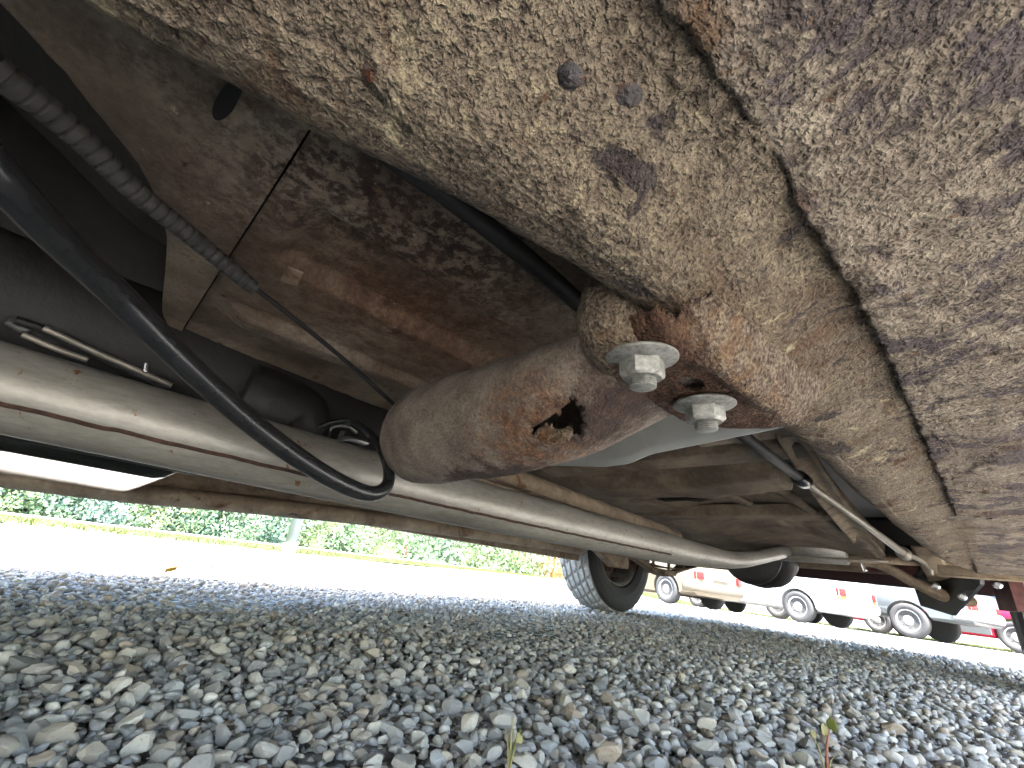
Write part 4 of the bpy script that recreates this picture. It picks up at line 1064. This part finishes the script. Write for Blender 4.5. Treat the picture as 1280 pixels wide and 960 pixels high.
for k, u in enumerate(us):
    d = ray(u, 634 + .125 * u); d = d[:2] / np.linalg.norm(d[:2])
    # meet the line of the wood edge
    A_ = np.array([d, -gdir]).T; sol = np.linalg.solve(A_, g0 + gn * (19.0 + rg.uniform(-.6, 1.0))); base = d * min(sol[0], 60)
    kd = kinds[k % 13] if u < 640 else ('orange' if k == 16 else 'yellow')
    if k in (12,): kd = 'green'
    tall = kd in ('blue', 'green')
    sz = float(np.clip(np.linalg.norm(base) / 24, 1, 2.2))
    tree('tree' if tall else 'shrub', 'leafy %s, %s from the left in the wood edge beyond the road' % (LOOK[kd], WORDS[k]), base, (5.5 if tall else 3.0) * sz * rg.uniform(.9, 1.1), (4.4 if tall else 3.6) * sz, kd, 'wood edge beyond the road')
    back.append((base + gn * 3.0 + gdir * 1.5, sz))
Vq = []; tt = []
for (bx, by), sz in back:
    nl = 9000; P = np.stack([bx + rg.normal(0, 1.9 * sz, nl), by + rg.normal(0, 1.9 * sz, nl), np.abs(rg.uniform(0, 7.5 * sz, nl))], 1)
    a_ = rg.normal(size=(nl, 3)); a_ /= np.linalg.norm(a_, axis=1)[:, None]; b_ = np.cross(a_, rg.normal(size=(nl, 3))); b_ /= np.linalg.norm(b_, axis=1)[:, None]
    sc_ = rg.uniform(.06, .12, nl)[:, None] * sz
    Vq.append(np.stack([P - a_ * sc_, P + b_ * sc_ * .6, P + a_ * sc_, P - b_ * sc_ * .6], 1).reshape(-1, 3)); tt.append(np.repeat(rg.uniform(0, 1, nl), 4))
Vq = np.concatenate(Vq); tt = np.concatenate(tt)
me = bpy.data.meshes.new('far_wood'); me.vertices.add(len(Vq)); me.vertices.foreach_set('co', Vq.astype(np.float32).ravel())
me.loops.add(len(Vq)); me.loops.foreach_set('vertex_index', np.arange(len(Vq), dtype=np.int32)); me.polygons.add(len(Vq) // 4); me.polygons.foreach_set('loop_start', np.arange(0, len(Vq), 4, dtype=np.int32)); me.update(calc_edges=True)
tint_mesh(me, np.stack([tt, tt, tt, np.ones_like(tt)], 1)); me.materials.append(LM['green'])
tag(link('far_wood', me), 'dim mass of leaves of the wood behind its edge', 'wood', kind='stuff')

# ------------------------------------------------------------------ small things
p = onz(360, 690, 0)
pb = empty('sign_post', (p[0], p[1], 0), 'pale galvanised post standing at the edge of the grass verge', 'post', world=False)
M['galv'] = plain('galvanised_post', '7d8688', .45, .4, .12, 6)
q = MB(); q.lathe([(.10, -.1), (.10, 2.6), (.09, 2.63)], 16, Matrix.Identity(4)); q.build('pole', M['galv'], pb, True)
q = MB(); q.lathe([(.13, -.1), (.13, .10), (.11, .14)], 14, Matrix.Identity(4)); q.build('footing', M['pale_road'], pb, True)
p = onz(504, 701, 0); 
fg = empty('marker_flag', (p[0], p[1], 0), 'small red marker flag on a wire by the road', 'flag', world=False)
M['flag'] = plain('red_flag', 'd8323c', .7)
q = MB(); q.sweep([(0, 0, 0), (0, 0, .55)], .012, None, 6); q.build('stake', M['wire'], fg)
V, Fc = grid_vf(8, 5, lambda a, b: (.01 + .14 * a, .03 * math.sin(a * 5), .22 + .32 * b + .12 * a)); q = mesh('flag_cloth', V, Fc, M['flag'], fg); q.modifiers.new('s', 'SOLIDIFY').thickness = .004
# fallen leaf in the sun
M['leafy'] = plain('yellow_leaf', 'b78a2c', .7); M['weed'] = plain('weed_green', '66702f', .7, 0, .3, 60); M['stemred'] = plain('reddish_stem', '9a5f4a', .7, 0, .3, 60); M['straw'] = plain('pale_straw', '9b9468', .8, 0, .3, 60)
p = onz(213, 713, .02)
V, Fc = grid_vf(7, 7, lambda a, b: (p[0] + .028 * (a - .5) * (1 - (2 * b - 1) ** 2 * .8), p[1] + .03 * (b - .5), .012 + .024 * abs(a - .5) + .01 * b))
lf = mesh('fallen_leaf', V, Fc, M['leafy']); lf.modifiers.new('s', 'SOLIDIFY').thickness = .0006
tag(lf, 'yellow fallen leaf lying on the sunlit gravel', 'leaf')
def weed(name, label, u, v, blades, leaves):
    p = Vector(onz(u, v, .0)); e = empty(name, p, label, 'weed', world=False); rgw = np.random.default_rng(u)
    for h_, dx, dy, mt, r_ in blades:
        q = MB(); q.sweep(spline([(0, 0, -.01), (dx * .35, dy * .35, h_ * .55), (dx, dy, h_)], 6), [r_, r_ * .8, r_ * .3], None, 8); q.build('stem', M[mt], e, True)
    for (x, y, z, s, mt) in leaves:
        a0 = rgw.uniform(0, 6.28)
        V, Fc = grid_vf(7, 6, lambda a, b: (x + s * (a - .5) * math.cos(a0) * math.sin(math.pi * (.12 + .76 * b)), y + s * (a - .5) * math.sin(a0), z + s * 1.1 * (b - .5) + .15 * s * math.sin(a * 6)))
        o = mesh('leaf', V, Fc, M[mt], e); o.modifiers.new('s', 'SOLIDIFY').thickness = .0005
    return e
weed('weed', 'small weed with reddish stem and round green leaf at the bottom right', 1034, 968, [(.038, .006, .008, 'stemred', .0016), (.036, -.012, .0, 'straw', .0008), (.02, .012, .004, 'straw', .0007)], [(.008, .010, .042, .010, 'weed'), (.002, .006, .036, .009, 'straw'), (-.008, .002, .03, .006, 'straw')])
weed('weed', 'dry pale weed tuft poking from the gravel at bottom centre', 636, 962, [(.034, -.004, .003, 'straw', .0011), (.028, .007, .004, 'weed', .0009), (.026, -.010, .0, 'straw', .0008), (.02, .012, -.003, 'straw', .0008), (.03, .002, .010, 'weed', .0008)], [(-.004, .003, .03, .007, 'straw'), (.006, .003, .022, .006, 'straw')])
# grass blades along the verge and the strip
M['grassleaf'] = leaf_mat('grass_blades', '3a461e', '606b34')
def grass(name, label, pts_fn, nb, hmin, hmax, wd, on_slope=False):
    rgx = np.random.default_rng(3); P = np.array([pts_fn(rgx) for _ in range(nb)]); a = rgx.uniform(0, 6.28, nb); h_ = rgx.uniform(hmin, hmax, nb)
    dx = np.stack([np.cos(a), np.sin(a), 0 * a], 1) * wd; tip = np.stack([rgx.normal(0, .03, nb), rgx.normal(0, .03, nb), h_], 1)
    B = np.concatenate([P, np.array([[gz(p_[0], p_[1])] for p_ in P]) * (1 if on_slope else 0)], 1); Vq = np.stack([B - dx, B + dx, B + tip], 1).reshape(-1, 3)
    me = bpy.data.meshes.new(name); me.vertices.add(len(Vq)); me.vertices.foreach_set('co', Vq.astype(np.float32).ravel()); me.loops.add(len(Vq)); me.loops.foreach_set('vertex_index', np.arange(len(Vq), dtype=np.int32)); me.polygons.add(nb); me.polygons.foreach_set('loop_start', np.arange(0, len(Vq), 3, dtype=np.int32)); me.update(calc_edges=True)
    tt = np.repeat(rgx.uniform(0, 1, nb), 3); tint_mesh(me, np.stack([tt, tt, tt, np.ones_like(tt)], 1)); me.materials.append(M['grassleaf']); return tag(link(name, me), label, 'grass', kind='stuff')
grass('grass', 'short yellow green grass on the verge by the road', lambda r: gp(r.uniform(-8, 60), r.random() ** 1.6 * 8.8), 45000, .02, .06, .010)
grass('grass', 'short grass strip behind the parked cars', lambda r: (lambda x: (x, 20.5 - (x + 40) * 4.3 / 70 + r.random() ** 1.3 * 3.3))(r.uniform(-14, 6)), 22000, .02, .07, .012, True)
